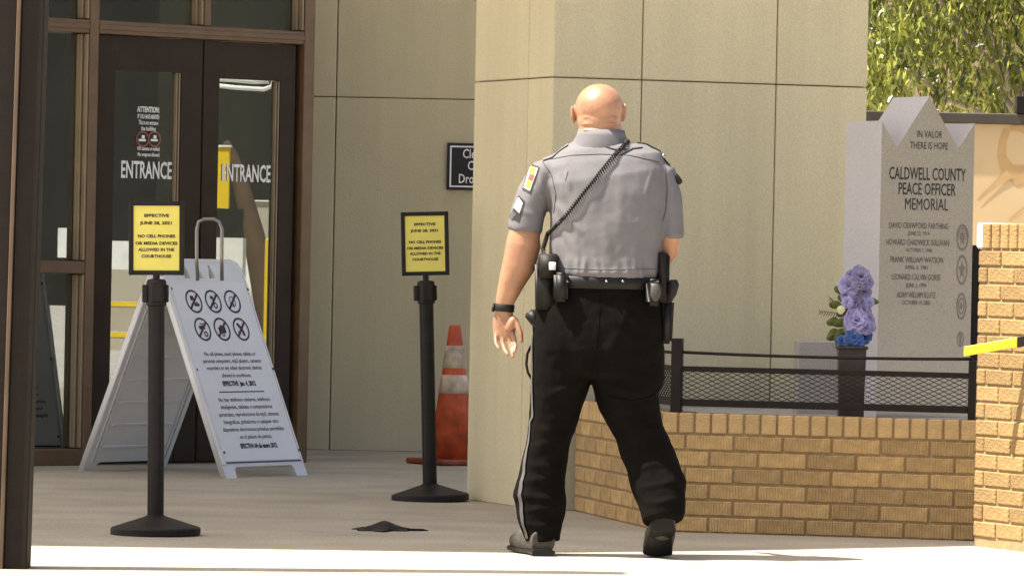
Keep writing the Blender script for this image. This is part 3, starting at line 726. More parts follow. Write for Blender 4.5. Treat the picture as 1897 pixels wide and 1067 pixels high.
# ------------------------------------------------------------------ A-frame board
AF = root('a_frame_sign', (-1.75, 25.8, 0), 'white folding A-frame board with six round prohibition symbols beside the doors', 'sign')
fA = G(420, 886); fB = G(570, 880); bA = G(147, 861)
wdir = (fB - fA).normalized(); WA = (fB - fA).length
ztop = atY(400, 481, (fA.y + fB.y) / 2).z
perp = Vector((-wdir.y, wdir.x, 0)); bA = fA + perp * 0.95
def panel(base, other, nm):
    """local frame: x along width, z up the slope, y into the board"""
    top = (base + other) / 2 + Vector((0, 0, ztop)) + (base - other).normalized() * 0.012
    zl = (top - base); zl = zl - wdir * zl.dot(wdir); Lz = zl.length; zl.normalize()
    return zl, Lz
zlF, LzF = panel(fA, bA, 'front')
yF = zlF.cross(wdir)
if yF.dot(bA - fA) < 0: yF = -yF
MFp = Matrix((wdir, yF, zlF)).transposed().to_4x4(); MFp.translation = fA
zlB, LzB = panel(bA, fA, 'back')
MBp = None
# back panel, seen from its own outer side: x runs the other way
yB_ = zlB.cross(-wdir)
if yB_.dot(fA - bA) < 0: yB_ = -yB_
MBp = Matrix((-wdir, yB_, zlB)).transposed().to_4x4(); MBp.translation = bA + wdir * WA
def board(Mb, Lz, W, flip):
    s = Lz
    out = [(0, 0), (0.085, 0), (0.09, 0.05), (0.11, 0.062), (W - 0.11, 0.062), (W - 0.09, 0.05), (W - 0.085, 0), (W, 0), (W, s - 0.05), (W - 0.03, s - 0.015), (W - 0.07, s), (0.15, s), (0.10, s - 0.02), (0.06, s - 0.085), (0.0, s - 0.095)]
    if flip: out = [(W - x, z) for x, z in out]
    holes = []
    for cx in (0.20, 0.30, 0.40):
        cx2 = W - cx if flip else cx
        holes.append([(cx2 - 0.028, s - 0.105), (cx2 + 0.028, s - 0.105), (cx2 + 0.022, s - 0.075), (cx2 + 0.009, s - 0.045), (cx2 + 0.006, s - 0.028), (cx2 - 0.010, s - 0.028), (cx2 - 0.012, s - 0.05), (cx2 - 0.022, s - 0.08)])
    cu = bpy.data.curves.new('board', 'CURVE'); cu.dimensions = '2D'; cu.fill_mode = 'BOTH'; cu.extrude = 0.013; cu.bevel_depth = 0.003; cu.bevel_resolution = 1
    for lp in [out] + holes:
        sp = cu.splines.new('POLY'); sp.points.add(len(lp) - 1); sp.use_cyclic_u = True
        for q, p in zip(sp.points, lp): q.co = (p[0], p[1], 0, 1)
    o = bpy.data.objects.new('tmp', cu); COL.objects.link(o)
    me = bpy.data.meshes.new_from_object(o.evaluated_get(bpy.context.evaluated_depsgraph_get()))
    bpy.data.objects.remove(o); bpy.data.curves.remove(cu)
    me.materials.clear()
    R = Matrix(((1, 0, 0, 0), (0, 0, -1, 0.017), (0, 1, 0, 0), (0, 0, 0, 1)))
    me.transform(Mb @ R); me.name = 'board'
    b = link('board', me, m_white, AF)
    # raised lip round the poster and ribs on the inside
    bm = bmesh.new()
    for r in ((0.004, 0.03, 0.07, s - 0.11), (W - 0.016, W - 0.004, 0.07, s - 0.08)):
        x0_, x1_ = (W - r[1], W - r[0]) if flip else (r[0], r[1])
        obox(bm, Mb, x0_, x1_, -0.005, 0.004, r[2], r[3], 0.002)
    mk('lip', bm, m_white, b)
    bm = bmesh.new()
    for k in range(7):
        z_ = 0.14 + k * 0.125; obox(bm, Mb, 0.08, W - 0.08, 0.0335, 0.039, z_, z_ + 0.014, 0.002)
    for x_ in (0.035, 0.06, W - 0.06, W - 0.035): obox(bm, Mb, x_ - 0.005, x_ + 0.005, 0.0335, 0.041, 0.07, s - 0.14, 0.002)
    mk('stiffening_rib', bm, m_white, b)
    bm = bmesh.new(); obox(bm, Mb, 0.034, W - 0.02, -0.0022, 0.0005, 0.088, s - 0.125); po = mk('poster', bm, m_poster, b)
    bm = bmesh.new(); obox(bm, Mb, 0.034, W - 0.02, -0.003, 0.0005, 0.078, 0.084); mk('poster_edge', bm, m_inkg, b)
    cx = W / 2 + (0 if flip else 0.005)
    k = s / 1.0
    # symbols
    for row in range(2):
        for c in range(3):
            x = cx + (c - 1) * 0.158; z = s * (0.803 - 0.128 * row)
            Ms = Mb @ Matrix.Translation((x, 0, z)); bm = bmesh.new()
            ringpoly(bm, Ms, 0.053, 0.063, 1, 1, -0.0036, 28)
            sy_ = mk('prohibition_symbol', bm, m_ink, AF, fix=False)
            bm = bmesh.new(); Mr = Ms @ Matrix.Rotation(-0.75, 4, 'Y')
            obox(bm, Mr, -0.053, 0.053, -0.0046, -0.0040, -0.0062, 0.0062); mk('slash', bm, m_inkr if (row or c == 0) else m_ink, sy_)
            bm = bmesh.new()
            y0_, y1_ = -0.0036, -0.0032
            if (row, c) == (0, 0):
                obox(bm, Ms, -0.022, 0.004, y0_, y1_, 0.006, 0.03); obox(bm, Ms, -0.005, 0.036, y0_, y1_, -0.026, -0.012); obox(bm, Ms, 0.0, 0.03, y0_, y1_, -0.010, -0.004)
            elif (row, c) == (0, 1):
                obox(bm, Ms, -0.016, 0.006, y0_, y1_, 0.012, 0.03); obox(bm, Ms, -0.004, 0.004, y0_, y1_, -0.012, 0.010); ringpoly(bm, Ms @ Matrix.Translation((0.008, 0, -0.022)), 0.009, 0.017, 1, 1, y0_, 14)
            elif (row, c) == (0, 2):
                ringpoly(bm, Ms, 0.02, 0.024, 1, 1.2, y0_, 16); obox(bm, Ms, -0.004, 0.004, y0_, y1_, -0.03, -0.01)
            elif (row, c) == (1, 0):
                obox(bm, Ms, -0.024, 0.022, y0_, y1_, 0.0, 0.02); obox(bm, Ms, -0.012, 0.018, y0_, y1_, 0.026, 0.032); ringpoly(bm, Ms @ Matrix.Translation((0.016, 0, -0.026)), 0.008, 0.016, 1, 1, y0_, 14)
            elif (row, c) == (1, 1):
                obox(bm, Ms, -0.028, 0.028, y0_, y1_, -0.02, 0.012); obox(bm, Ms, -0.012, 0.008, y0_, y1_, 0.0125, 0.022); ringpoly(bm, Ms @ Matrix.Translation((0.0, 0, -0.028)), 0.006, 0.012, 1, 1, y0_, 10)
            else:
                prism(bm, [(-0.03, 0.03), (-0.012, 0.034), (0.014, 0.0), (0.022, -0.036), (0.006, -0.036), (-0.004, -0.004)], Ms, y0_, y1_); obox(bm, Ms, -0.03, -0.016, y0_, y1_, -0.03, -0.012)
            mk('glyph', bm, m_ink, sy_)
    LINES = (('No cell phone, smart phones, tablets or', 0.561, 0.42, 0), ('personal computers, mp3 players, cameras', 0.529, 0.475, 0), ('recorders or any other electronic devices', 0.497, 0.45, 0), ('allowed in courthouse.', 0.463, 0.24, 0), ('EFFECTIVE  Jan. 4, 2012', 0.425, 0.27, 1),
             ('No hay telefonos celulares, telefonos', 0.352, 0.42, 0), ('inteligentes, tabletas o computadoras', 0.319, 0.42, 0), ('personales, reproductores de mp3, cameras', 0.285, 0.49, 0), ('fotograficas, grabadoras o cualquier otro', 0.251, 0.45, 0), ('dispositivos electronicos privados permitidos', 0.217, 0.50, 0), ('en el palacio de justicia.', 0.183, 0.26, 0), ('EFECTIVA 04 de enero 2012', 0.141, 0.30, 1))
    for body, f, ww, bold in LINES:
        lettering(body, Mb, cx, f * s, 0.030 if not bold else 0.034, m_ink if bold else m_inkg, AF, width=ww, off=0.0034, bold=0.0018 if bold else 0.0004)
    bm = bmesh.new(); obox(bm, Mb, cx - 0.185, cx + 0.185, -0.0036, -0.003, s * 0.388 - 0.003, s * 0.388 + 0.003); mk('rule', bm, m_inkb, AF)
    for x_, z_ in ((0.03, s * 0.86), (W - 0.012, s * 0.86), (0.03, s * 0.49), (W - 0.012, s * 0.49), (0.04, s * 0.115), (W - 0.012, s * 0.115)):
        boxobj('screw', Mb, (x_ - 0.004, x_ + 0.004, -0.0075, -0.001, z_ - 0.006, z_ + 0.006), m_inkg, b)
    return b
board(MFp, LzF, WA, False)
board(MBp, LzB, WA, True)
# wire loop handle standing behind the top of the board
hY = (fA.y + fB.y) / 2 + 0.08
hp = [(366, 520), (364, 470), (364, 425), (368, 411), (378, 406), (396, 406), (406, 411), (411, 424), (411, 470), (411, 520)]
bm = bmesh.new(); tube(bm, [atY(x, y, hY) for x, y in hp], 0.0095, 10, ref=(0, 1, 0)); mk('loop_handle', bm, m_chrome, AF, True)

# ------------------------------------------------------------------ traffic cone
c0 = G(838, 860)
TC = root('traffic_cone', (c0.x, c0.y, 0), 'tall dirty orange traffic cone with white collars by the column', 'traffic cone')
MC = Matrix.Translation((c0.x, c0.y, 0)) @ Matrix.Rotation(0.6, 4, 'Z'); Hc = 0.75
bm = bmesh.new(); obox(bm, MC, -0.185, 0.185, -0.185, 0.185, 0.0, 0.032, 0.01); mk('base_plate', bm, m_dirtyor, TC)
def rc(z): return 0.135 - (0.135 - 0.03) * (z / Hc)
bm = bmesh.new(); lathe(bm, [(rc(0.03), 0.028), (rc(0.4), 0.4), (rc(Hc - 0.01), Hc - 0.01), (0.026, Hc), (0.018, Hc), (0.016, Hc - 0.05)], MC); mk('cone_body', bm, m_orange, TC, True)
k = 9400 / c0.y
for ya, yb2 in ((728, 694), (682, 640)):
    za, zb2 = atY(835, ya, c0.y).z, atY(835, yb2, c0.y).z
    bm = bmesh.new(); lathe(bm, [(rc(za) + .0005, za), (rc(za) + .003, za + .002), (rc(zb2) + .003, zb2 - .002), (rc(zb2) + .0005, zb2)], MC); mk('white_collar', bm, m_reflw, TC, True)

# ------------------------------------------------------------------ rubber scrap on the walkway
rb = G(712, 982)
bm = bmesh.new(); n = 28
NR = 7; rr = []
for i in range(NR):
    u = i / (NR - 1); ring = []
    for k_ in range(n):
        a_ = 2 * PI * k_ / n; wob = 1 + u * u * (0.30 * math.sin(3 * a_ + 1) + 0.22 * math.sin(7 * a_) + random.uniform(-.12, .12))
        x = 0.115 * u * wob * math.cos(a_); y = 0.10 * u * wob * math.sin(a_)
        z = 0.038 * (1 - min(1, u / 0.75) ** 1.5) * (1 - .25 * abs(math.cos(2 * a_)) * u) + 0.003 + (0.008 * max(0, math.sin(5 * a_ + 2)) if u > 0.6 else 0)
        ring.append(bm.verts.new((rb.x + x, rb.y + y, z)))
    rr.append(ring)
for a_, b_ in zip(rr, rr[1:]):
    for k_ in range(n): bm.faces.new((a_[k_], b_[k_], b_[(k_ + 1) % n], a_[(k_ + 1) % n]))
r2 = [bm.verts.new((v.co.x, v.co.y, 0.0005)) for v in rr[-1]]
for k_ in range(n): bm.faces.new((rr[-1][k_], r2[k_], r2[(k_ + 1) % n], rr[-1][(k_ + 1) % n]))
bm.faces.new(r2)
bmesh.ops.remove_doubles(bm, verts=bm.verts[:], dist=0.0001)
tag(mk('rubber_scrap', bm, m_black, None, False), 'crumpled black rubber scrap lying flat on the concrete walk', 'debris')

# ------------------------------------------------------------------ person
YPn = 19.16
def P(px, py, dy=0.0):
    p = atY(px, py, YPn); return Vector((p.x, YPn + dy, p.z))
def S_(px): return px * YPn / F
feet = G(1110, 1027)
PR = root('person', (P(1110, 1000).x, YPn, 0), 'bald person in grey uniform shirt and black trousers walking away toward the wall', 'person')
CLD = bpy.data.textures.new('folds', 'CLOUDS'); CLD.noise_scale = 0.09; CLD.noise_depth = 2
CLD2 = bpy.data.textures.new('small_folds', 'CLOUDS'); CLD2.noise_scale = 0.035; CLD2.noise_depth = 2
def remeshed(bm, voxel, smooth=6, disp=0.0, disp2=0.0, fac=0.5):
    bmesh.ops.recalc_face_normals(bm, faces=bm.faces)
    me = bpy.data.meshes.new('tmp'); bm.to_mesh(me); bm.free()
    o = bpy.data.objects.new('tmp', me); COL.objects.link(o)
    md_ = o.modifiers.new('r', 'REMESH'); md_.mode = 'VOXEL'; md_.voxel_size = voxel
    if smooth:
        ms = o.modifiers.new('s', 'SMOOTH'); ms.factor = fac; ms.iterations = smooth
    for d_, tx in ((disp, CLD), (disp2, CLD2)):
        if d_:
            dm = o.modifiers.new('d', 'DISPLACE'); dm.texture = tx; dm.strength = d_; dm.mid_level = 0.5; dm.texture_coords = 'LOCAL'
    out = bpy.data.meshes.new_from_object(o.evaluated_get(bpy.context.evaluated_depsgraph_get()))
    bpy.data.objects.remove(o); bpy.data.meshes.remove(me)
    out.materials.clear()
    return out
def bvh_of(me): return BVHTree.FromPolygons([v.co.copy() for v in me.vertices], [p.vertices[:] for p in me.polygons])
def LR_(py, l, r, ry, dy=0.0): return (P((l + r) / 2, py, dy), (S_((r - l) / 2), ry))
def loft(bm, rows, seg=32, n=2.3):
    tube(bm, [r[0] for r in rows], [r[1] for r in rows], seg, n=n)

# body (skin): one continuous mesh
bm = bmesh.new()
hc = P(1110, 203, 0.015)
ellipsoid(bm, hc + Vector((0, 0, 0.005)), (S_(44.5), 0.101, S_(45)), None, 64, 40)
ellipsoid(bm, P(1110, 222, 0.005), (S_(41), 0.085, S_(40)), None, 64, 40)
ellipsoid(bm, P(1113, 232, 0.065), (S_(34), 0.055, S_(36)))                      # jaw
tube(bm, [P(1112, 205, 0.02), P(1112, 240, 0.0), P(1112, 262, -0.005), P(1112, 300, 0)], [(S_(36), 0.07), (S_(40), 0.072), (S_(43), 0.078), (S_(60), 0.08)], 64)
for yy, in ((219,), (231,), (243,)):                                                        # folds of the nape
    ellipsoid(bm, P(1111, yy, -0.050), (S_(32), 0.028, S_(6.5)), None, 40, 20)
Rz = Matrix.Rotation
for s, px in ((-1, 1063), (1, 1155)):                                             # ears
    ec = P(px, 211 if s < 0 else 207, 0.022)
    ellipsoid(bm, ec, (0.0095, 0.022, 0.034), Rz(s * 0.45, 3, 'Z'))
    ellipsoid(bm, ec + Vector((s * 0.006, -0.012, 0.008)), (0.006, 0.008, 0.024), Rz(s * 0.3, 3, 'Z'))
    ellipsoid(bm, ec + Vector((0, 0.0, -0.026)), (0.007, 0.012, 0.012))
# face on the far side
ellipsoid(bm, P(1114, 212, 0.118), (0.014, 0.022, 0.026)); ellipsoid(bm, P(1114, 219, 0.128), (0.016, 0.014, 0.012))
ellipsoid(bm, P(1114, 232, 0.108), (0.026, 0.012, 0.007)); ellipsoid(bm, P(1114, 236, 0.106), (0.024, 0.012, 0.007))
for s in (-1, 1):
    ellipsoid(bm, P(1114 + s * 17, 203, 0.094), (0.014, 0.013, 0.010)); ellipsoid(bm, P(1114 + s * 17, 195, 0.098), (0.02, 0.012, 0.007))
# trunk and legs inside the clothes
loft(bm, [LR_(285, 1040, 1190, 0.08), LR_(330, 1040, 1205, 0.10), LR_(400, 1045, 1205, 0.115), LR_(500, 1045, 1200, 0.12), LR_(600, 1010, 1210, 0.13), LR_(690, 1020, 1200, 0.11)], 24)
tube(bm, [P(1042, 650), P(1030, 780, 0.02), P(1008, 900, 0.03), P(1002, 995, 0.03)], [0.085, 0.068, 0.055, 0.04], 16)
tube(bm, [P(1160, 650), P(1176, 790, 0.015), P(1210, 890, -0.05), P(1226, 960, -0.09)], [0.085, 0.068, 0.055, 0.04], 16)
# left arm
tube(bm, [P(1022, 325), P(990, 385, -0.005), P(972, 432, -0.01), P(970, 452, -0.01), P(961, 492, 0.0), P(947, 525, 0.008), P(936, 556, 0.015), P(933, 572, 0.018), P(935, 588, 0.018)],
     [(0.042, 0.045), (0.044, 0.048), (0.060, 0.060), (0.066, 0.062), (0.063, 0.058), (0.049, 0.046), (0.037, 0.032), (0.032, 0.026), (0.034, 0.022)], 48)
# left hand: palm, four fingers, thumb
tube(bm, [P(934, 576, 0.018), P(933, 590, 0.018), P(934, 606, 0.016), P(934, 622, 0.012), P(934, 630, 0.01)], [(0.030, 0.020), (0.040, 0.019), (0.044, 0.017), (0.041, 0.014), (0.034, 0.010)], 20)
ellipsoid(bm, P(947, 600, -0.004), (0.019, 0.018, 0.033), Rz(0.35, 3, 'Y'))
for ch, r in (([(949, 614, .010), (953, 629, .002), (955, 642, -.014), (953, 651, -.028)], 0.0086), ([(940, 618, .012), (944, 636, .004), (948, 650, -.010), (950, 660, -.024)], 0.0090),
              ([(930.5, 618, .012), (931, 635, .000), (935, 648, -.018), (940, 656, -.034)], 0.0086), ([(921.5, 613, .012), (918, 626, .002), (919, 637, -.014), (924, 645, -.028)], 0.0077)):
    tube(bm, [P(*c) for c in ch], [r * 1.05, r, r * 0.93, r * 0.72], 12)
    ellipsoid(bm, P(*ch[-1]), (r * .75,) * 3, None, 8, 6); ellipsoid(bm, P(*ch[1]), (r * 1.12,) * 3, None, 8, 6)
tube(bm, [P(952, 592, 0.0), P(960, 606, -0.012), P(965, 620, -0.020), P(966, 632, -0.022)], [0.0150, 0.0115, 0.0100, 0.0072], 12)
ellipsoid(bm, P(966, 632, -0.022), (0.0076,) * 3, None, 8, 6)
# right arm bent forward, hand in front of the belt
tube(bm, [P(1224, 330), P(1240, 390, -0.01), P(1240, 440, -0.02), P(1236, 462, 0.0), P(1226, 475, 0.06), P(1206, 492, 0.16), P(1188, 500, 0.23), P(1180, 502, 0.26)],
     [(0.038, 0.04), (0.037, 0.044), (0.042, 0.048), (0.044, 0.046), (0.044, 0.044), (0.038, 0.038), (0.03, 0.027), (0.032, 0.022)], 48)
hb = P(1172, 505, 0.30)
ellipsoid(bm, hb, (0.026, 0.048, 0.040), Rz(0.5, 3, 'Z'))
for i_ in range(4):
    zz_ = 0.027 - i_ * 0.018; L2 = (0.9, 1.0, 0.95, 0.78)[i_]
    tube(bm, [hb + Vector((-0.008, 0.03, zz_)), hb + Vector((-0.028, 0.062 * L2, zz_ - .004)), hb + Vector((-0.05, 0.07 * L2, zz_ - .008)), hb + Vector((-0.065, 0.058 * L2, zz_ - .010))], [0.0098, 0.0095, 0.009, 0.007], 10, ref=(0, 0, 1))
tube(bm, [hb + Vector((0.0, -0.01, 0.03)), hb + Vector((-0.02, 0.02, 0.048)), hb + Vector((-0.03, 0.045, 0.05))], [0.013, 0.011, 0.008], 10, ref=(0, 0, 1))
body_me = remeshed(bm, 0.0030, 9, fac=0.5)
body = link('body', body_me, m_skin, PR, True)

# shirt
bm = bmesh.new()
trunk = [LR_(259, 1072, 1156, 0.055, .01), LR_(268, 1052, 1176, 0.070, .01), LR_(280, 1026, 1202, 0.094, .004), LR_(298, 1006, 1228, 0.122), LR_(330, 1004, 1238, 0.150), LR_(370, 1017, 1238, 0.158, -0.004), LR_(410, 1019, 1234, 0.163, -0.006),
         LR_(450, 1018, 1228, 0.166, -0.004), LR_(485, 1017, 1226, 0.170), LR_(508, 1020, 1226, 0.166), LR_(522, 1028, 1220, 0.156), LR_(535, 1032, 1214, 0.146)]
loft(bm, trunk, 40, 2.4)
tube(bm, [P(1040, 305), P(1012, 322), P(990, 362, -0.002), P(978, 395, -0.005), P(973, 423, -0.006), P(972, 430, -.006)], [(0.045, 0.06), (0.064, 0.078), (0.066, 0.076), (0.066, 0.075), (0.067, 0.075), (0.064, 0.071)], 24)
tube(bm, [P(1200, 305), P(1226, 325), P(1238, 365, -0.004), P(1242, 405, -0.008), P(1243, 436, -0.01), P(1243, 442, -.01)], [(0.045, 0.06), (0.056, 0.074), (0.052, 0.072), (0.049, 0.070), (0.049, 0.069), (0.046, 0.066)], 24)
shirt_me = remeshed(bm, 0.0065, 4, 0.008, 0.0)
# folds pulled from the shoulders and armpits, and blousing above the belt: (x0, y0, x1, y1, width px, depth m)
def fold(me, ridges):
    segs = []
    for x0, y0, x1, y1, wd_, am in ridges:
        a_, b_ = P(x0, y0), P(x1, y1); segs.append((a_.x, a_.z, b_.x - a_.x, b_.z - a_.z, S_(wd_), am))
    for v in me.vertices:
        c = v.co
        if c.y > YPn + 0.05: continue
        dy = 0; k_z = 0.62 if c.z < 0.62 else 1.0
        for ax, az, dx, dz, wd_, am in segs:
            t_ = max(0, min(1, ((c.x - ax) * dx + (c.z - az) * dz) / (dx * dx + dz * dz)))
            d2 = (c.x - ax - dx * t_) ** 2 + (c.z - az - dz * t_) ** 2
            if d2 < 9 * wd_ * wd_: dy += am * math.exp(-d2 / (wd_ * wd_)) * (0.35 + 0.65 * math.sin(PI * (0.1 + 0.8 * t_)))
        c.y -= dy * k_z
rf = random.Random(5)
ridges = [(1032, 330, 1046, 372, 5, .006), (1048, 322, 1055, 350, 4, .005), (1022, 372, 1075, 430, 7, .006), (1020, 395, 1062, 462, 6, .005), (1236, 372, 1195, 425, 7, .006), (1232, 398, 1200, 470, 6, .005),
          (1205, 325, 1195, 360, 4, .005), (1000, 330, 1006, 352, 4, .005), (990, 350, 1012, 372, 4, .005), (968, 392, 1004, 404, 5, .004), (1248, 350, 1240, 385, 5, .004),
          (1090, 330, 1098, 400, 10, .004), (1150, 320, 1146, 410, 11, .004), (1118, 420, 1128, 500, 10, .004), (1180, 440, 1172, 505, 9, .004), (1062, 440, 1070, 505, 8, .005)]
for k_ in range(11):
    x_ = 1028 + k_ * 18 + rf.uniform(-5, 5); ridges.append((x_, 490 + rf.uniform(-8, 4), x_ + rf.uniform(-10, 10), 516, rf.uniform(4, 7), rf.uniform(.003, .008)))
ridges.append((1030, 506, 1220, 508, 8, .007))
fold(shirt_me, ridges)
shirt_bvh = bvh_of(shirt_me)
shirt = link('shirt', shirt_me.copy(), m_shirt, PR, True)
# collar
bm = bmesh.new()
cr = []
for (py, l, r, ry, dy) in ((278, 1050, 1176, 0.092, 0.0), (268, 1058, 1170, 0.092, 0.0), (252, 1068, 1160, 0.088, 0.0), (241, 1071, 1157, 0.086, 0.004), (243, 1073, 1155, 0.081, 0.004), (262, 1073, 1155, 0.074, 0.0)):
    ring = []
    for k_ in range(32):
        a_ = 2 * PI * k_ / 32; c = P((l + r) / 2, py, dy)
        front = max(0, math.sin(a_)); ring.append(bm.verts.new(c + Vector((S_((r - l) / 2) * math.cos(a_), ry * math.sin(a_), -0.035 * front))))
    cr.append(ring)
for a_, b_ in zip(cr, cr[1:]):
    for k_ in range(32): bm.faces.new((a_[k_], a_[(k_ + 1) % 32], b_[(k_ + 1) % 32], b_[k_]))
mk('collar', bm, m_shirt, shirt, True)
def cast(bvh, px, py):
    d = ray(px, py).normalized(); h = bvh.ray_cast(CP, d)
    return (h[0], h[1] if h[1].dot(d) < 0 else -h[1]) if h[0] is not None else (None, None)
def surf_path(bvh, pts, off, n=40):
    out = []
    for i in range(n + 1):
        u = i / n * (len(pts) - 1); k_ = min(int(u), len(pts) - 2); f = u - k_
        x = pts[k_][0] * (1 - f) + pts[k_ + 1][0] * f; y = pts[k_][1] * (1 - f) + pts[k_ + 1][1] * f
        h, nn = cast(bvh, x, y)
        if h is not None: out.append(h + nn * off)
    return out
def seam(pts, parent, bvh, r=0.0016, m=m_seam, n=40, nm='seam'):
    p = surf_path(bvh, pts, r * 0.4, n)
    if len(p) > 3:
        bm = bmesh.new(); tube(bm, p, r, 6, ref=(0, 1, 0.3)); mk(nm, bm, m, parent, True)
seam([(1012, 297), (1060, 288), (1110, 286), (1165, 288), (1222, 300)], shirt, shirt_bvh)
seam([(1030, 496), (1110, 500), (1215, 498)], shirt, shirt_bvh, 0.0012)
seam([(1005, 300), (1022, 325), (1030, 360), (1026, 395)], shirt, shirt_bvh, 0.0018)
seam([(1232, 310), (1236, 350), (1234, 385), (1228, 410)], shirt, shirt_bvh, 0.0018)
seam([(1052, 318), (1048, 335)], shirt, shirt_bvh, 0.0016, n=8)
def decal(bvh, quad, nu, nv, off, m, parent, nm):
    bm = bmesh.new(); grid = []
    for i in range(nu + 1):
        row = []
        for j in range(nv + 1):
            u, v = i / nu, j / nv
            x = (quad[0][0] * (1 - u) + quad[1][0] * u) * (1 - v) + (quad[3][0] * (1 - u) + quad[2][0] * u) * v
            y = (quad[0][1] * (1 - u) + quad[1][1] * u) * (1 - v) + (quad[3][1] * (1 - u) + quad[2][1] * u) * v
            h, nn = cast(bvh, x, y); row.append(bm.verts.new(h + nn * off) if h is not None else None)
        grid.append(row)
    for i in range(nu):
        for j in range(nv):
            q = (grid[i][j], grid[i + 1][j], grid[i + 1][j + 1], grid[i][j + 1])
            if all(q):
                if max((a.co - b.co).length for a in q for b in q) < 0.05: bm.faces.new(q)
    return mk(nm, bm, m, parent, True)
pt_ = decal(shirt_bvh, ((982, 304), (1000, 310), (983, 360), (968, 352)), 8, 14, 0.0022, m_ink, shirt, 'shoulder_patch')
decal(shirt_bvh, ((984, 308), (997, 313), (982, 354), (971, 348)), 8, 14, 0.0034, m_patchw, pt_, 'patch_field')
decal(shirt_bvh, ((986, 309), (995, 313), (990, 325), (981, 320)), 4, 4, 0.0046, m_patchy, pt_, 'patch_emblem')
decal(shirt_bvh, ((983, 322), (991, 326), (987, 337), (979, 333)), 4, 4, 0.0046, m_patchr, pt_, 'patch_emblem')
decal(shirt_bvh, ((979, 334), (987, 338), (981, 351), (973, 346)), 4, 4, 0.0046, m_patchy, pt_, 'patch_emblem')
ch = decal(shirt_bvh, ((962, 362), (973, 374), (962, 412), (945, 404)), 8, 10, 0.0022, m_ink, shirt, 'rank_chevron')
decal(shirt_bvh, ((962, 366), (969, 377), (963, 395), (953, 385)), 6, 6, 0.0036, m_patchw, ch, 'chevron_stripe')
decal(shirt_bvh, ((951, 390), (958, 397), (949, 408), (944, 402)), 4, 4, 0.0036, m_stripe, ch, 'chevron_stripe')
# epaulettes: cloth tabs lying on the shoulders, dark piped
def down(bvh, x, y):
    h = bvh.ray_cast(Vector((x, y, 2.2)), Vector((0, 0, -1))); return h[0], h[1]
for pts in (((1006, 280), (1052, 262)), ((1180, 263), (1228, 282))):
    A_, B_ = P(*pts[0]), P(*pts[1]); bm = bmesh.new(); rows = []
    for i_ in range(9):
        x_ = A_.x + (B_.x - A_.x) * i_ / 8; row = []
        for y_ in (-0.028, -0.014, 0.0, 0.014, 0.028):
            h, n_ = down(shirt_bvh, x_, YPn + y_ - 0.01)
            row.append(bm.verts.new(h + Vector((0, 0, 0.005))) if h is not None else None)
        rows.append(row)
    for a_, b_ in zip(rows, rows[1:]):
        for k_ in range(4):
            q_ = (a_[k_], b_[k_], b_[k_ + 1], a_[k_ + 1])
            if all(q_): bm.faces.new(q_)
    edge = [r[0].co.copy() for r in rows if r[0]]
    ep = mk('epaulette', bm, m_shirt, shirt, True)
    if len(edge) > 2:
        bm = bmesh.new(); tube(bm, [e_ + Vector((0, 0, -0.001)) for e_ in edge], 0.0028, 6, ref=(0, 1, 0)); mk('piping', bm, m_ink, ep)

# trousers
bm = bmesh.new()
K = 1.05
loft(bm, [LR_(512, 1014, 1222, 0.150), LR_(530, 1006, 1224, 0.158), LR_(560, 994, 1227, 0.164), LR_(600, 987, 1229, 0.168, -0.006), LR_(645, 986, 1230, 0.166, -0.008), LR_(685, 990, 1226, 0.150), LR_(700, 1010, 1200, 0.11)], 36, 2.5)
tube(bm, [P(1040, 640), P(1039, 700), P(1028, 760, 0.01), P(1016, 820, 0.018), P(1004, 880, 0.02), P(1000, 920, 0.018), P(1003, 960, 0.012), P(1004, 990, 0.01), P(1004, 1002, 0.01)],
     [(S_(54) * K, .135 * K), (S_(53.5) * K, .125 * K), (S_(45) * K, .112 * K), (S_(38.5) * K, .100 * K), (S_(41) * K, .094 * K), (S_(48) * K, .094 * K), (S_(42) * K, .090 * K), (S_(33) * K, .086 * K), (S_(31) * K, .084 * K)], 24, n=2.2)
tube(bm, [P(1166, 640), P(1163, 700), P(1164, 745, 0.01), P(1184, 800, 0.012), P(1204, 850, -0.02), P(1220, 900, -0.055), P(1226, 940, -0.085), P(1228, 962, -0.10)],
     [(S_(62) * K, .135 * K), (S_(66) * K, .125 * K), (S_(54) * K, .115 * K), (S_(44) * K, .105 * K), (S_(46) * K, .10 * K), (S_(48) * K, .098 * K), (S_(40) * K, .09 * K), (S_(35) * K, .08 * K)], 24, n=2.2)
tr_me = remeshed(bm, 0.0065, 4, 0.010, 0.003)
ridges = [(1093, 700, 1010, 735, 7, .008), (1090, 715, 1030, 775, 6, .006), (1100, 705, 1200, 735, 8, .009), (1108, 720, 1190, 775, 7, .007), (1135, 760, 1222, 742, 6, .007),
          (1150, 800, 1222, 790, 7, .006), (1160, 830, 1235, 815, 6, .006), (1170, 865, 1250, 850, 7, .007), (985, 790, 1050, 805, 7, .006), (980, 825, 1048, 815, 6, .006), (970, 858, 1045, 868, 7, .008),
          (962, 890, 1040, 880, 6, .008), (955, 915, 1048, 925, 7, .010), (965, 945, 1042, 935, 6, .009), (972, 970, 1038, 975, 6, .008), (1180, 900, 1262, 885, 6, .008), (1186, 930, 1262, 918, 6, .008),
          (1010, 570, 1040, 640, 9, .005), (1210, 575, 1195, 650, 9, .005), (1060, 620, 1085, 690, 9, .006), (1140, 620, 1112, 690, 9, .006), (1050, 560, 1060, 590, 6, .004), (1160, 560, 1150, 600, 6, .004)]
fold(tr_me, ridges)
for v in tr_me.vertices:
    lz = v.co.z
    if lz < 0.5: v.co.x += 0.0035 * math.sin(lz * 52 + 2 + v.co.y * 9) * max(0, 0.45 - lz) / 0.45
tr_bvh = bvh_of(tr_me)
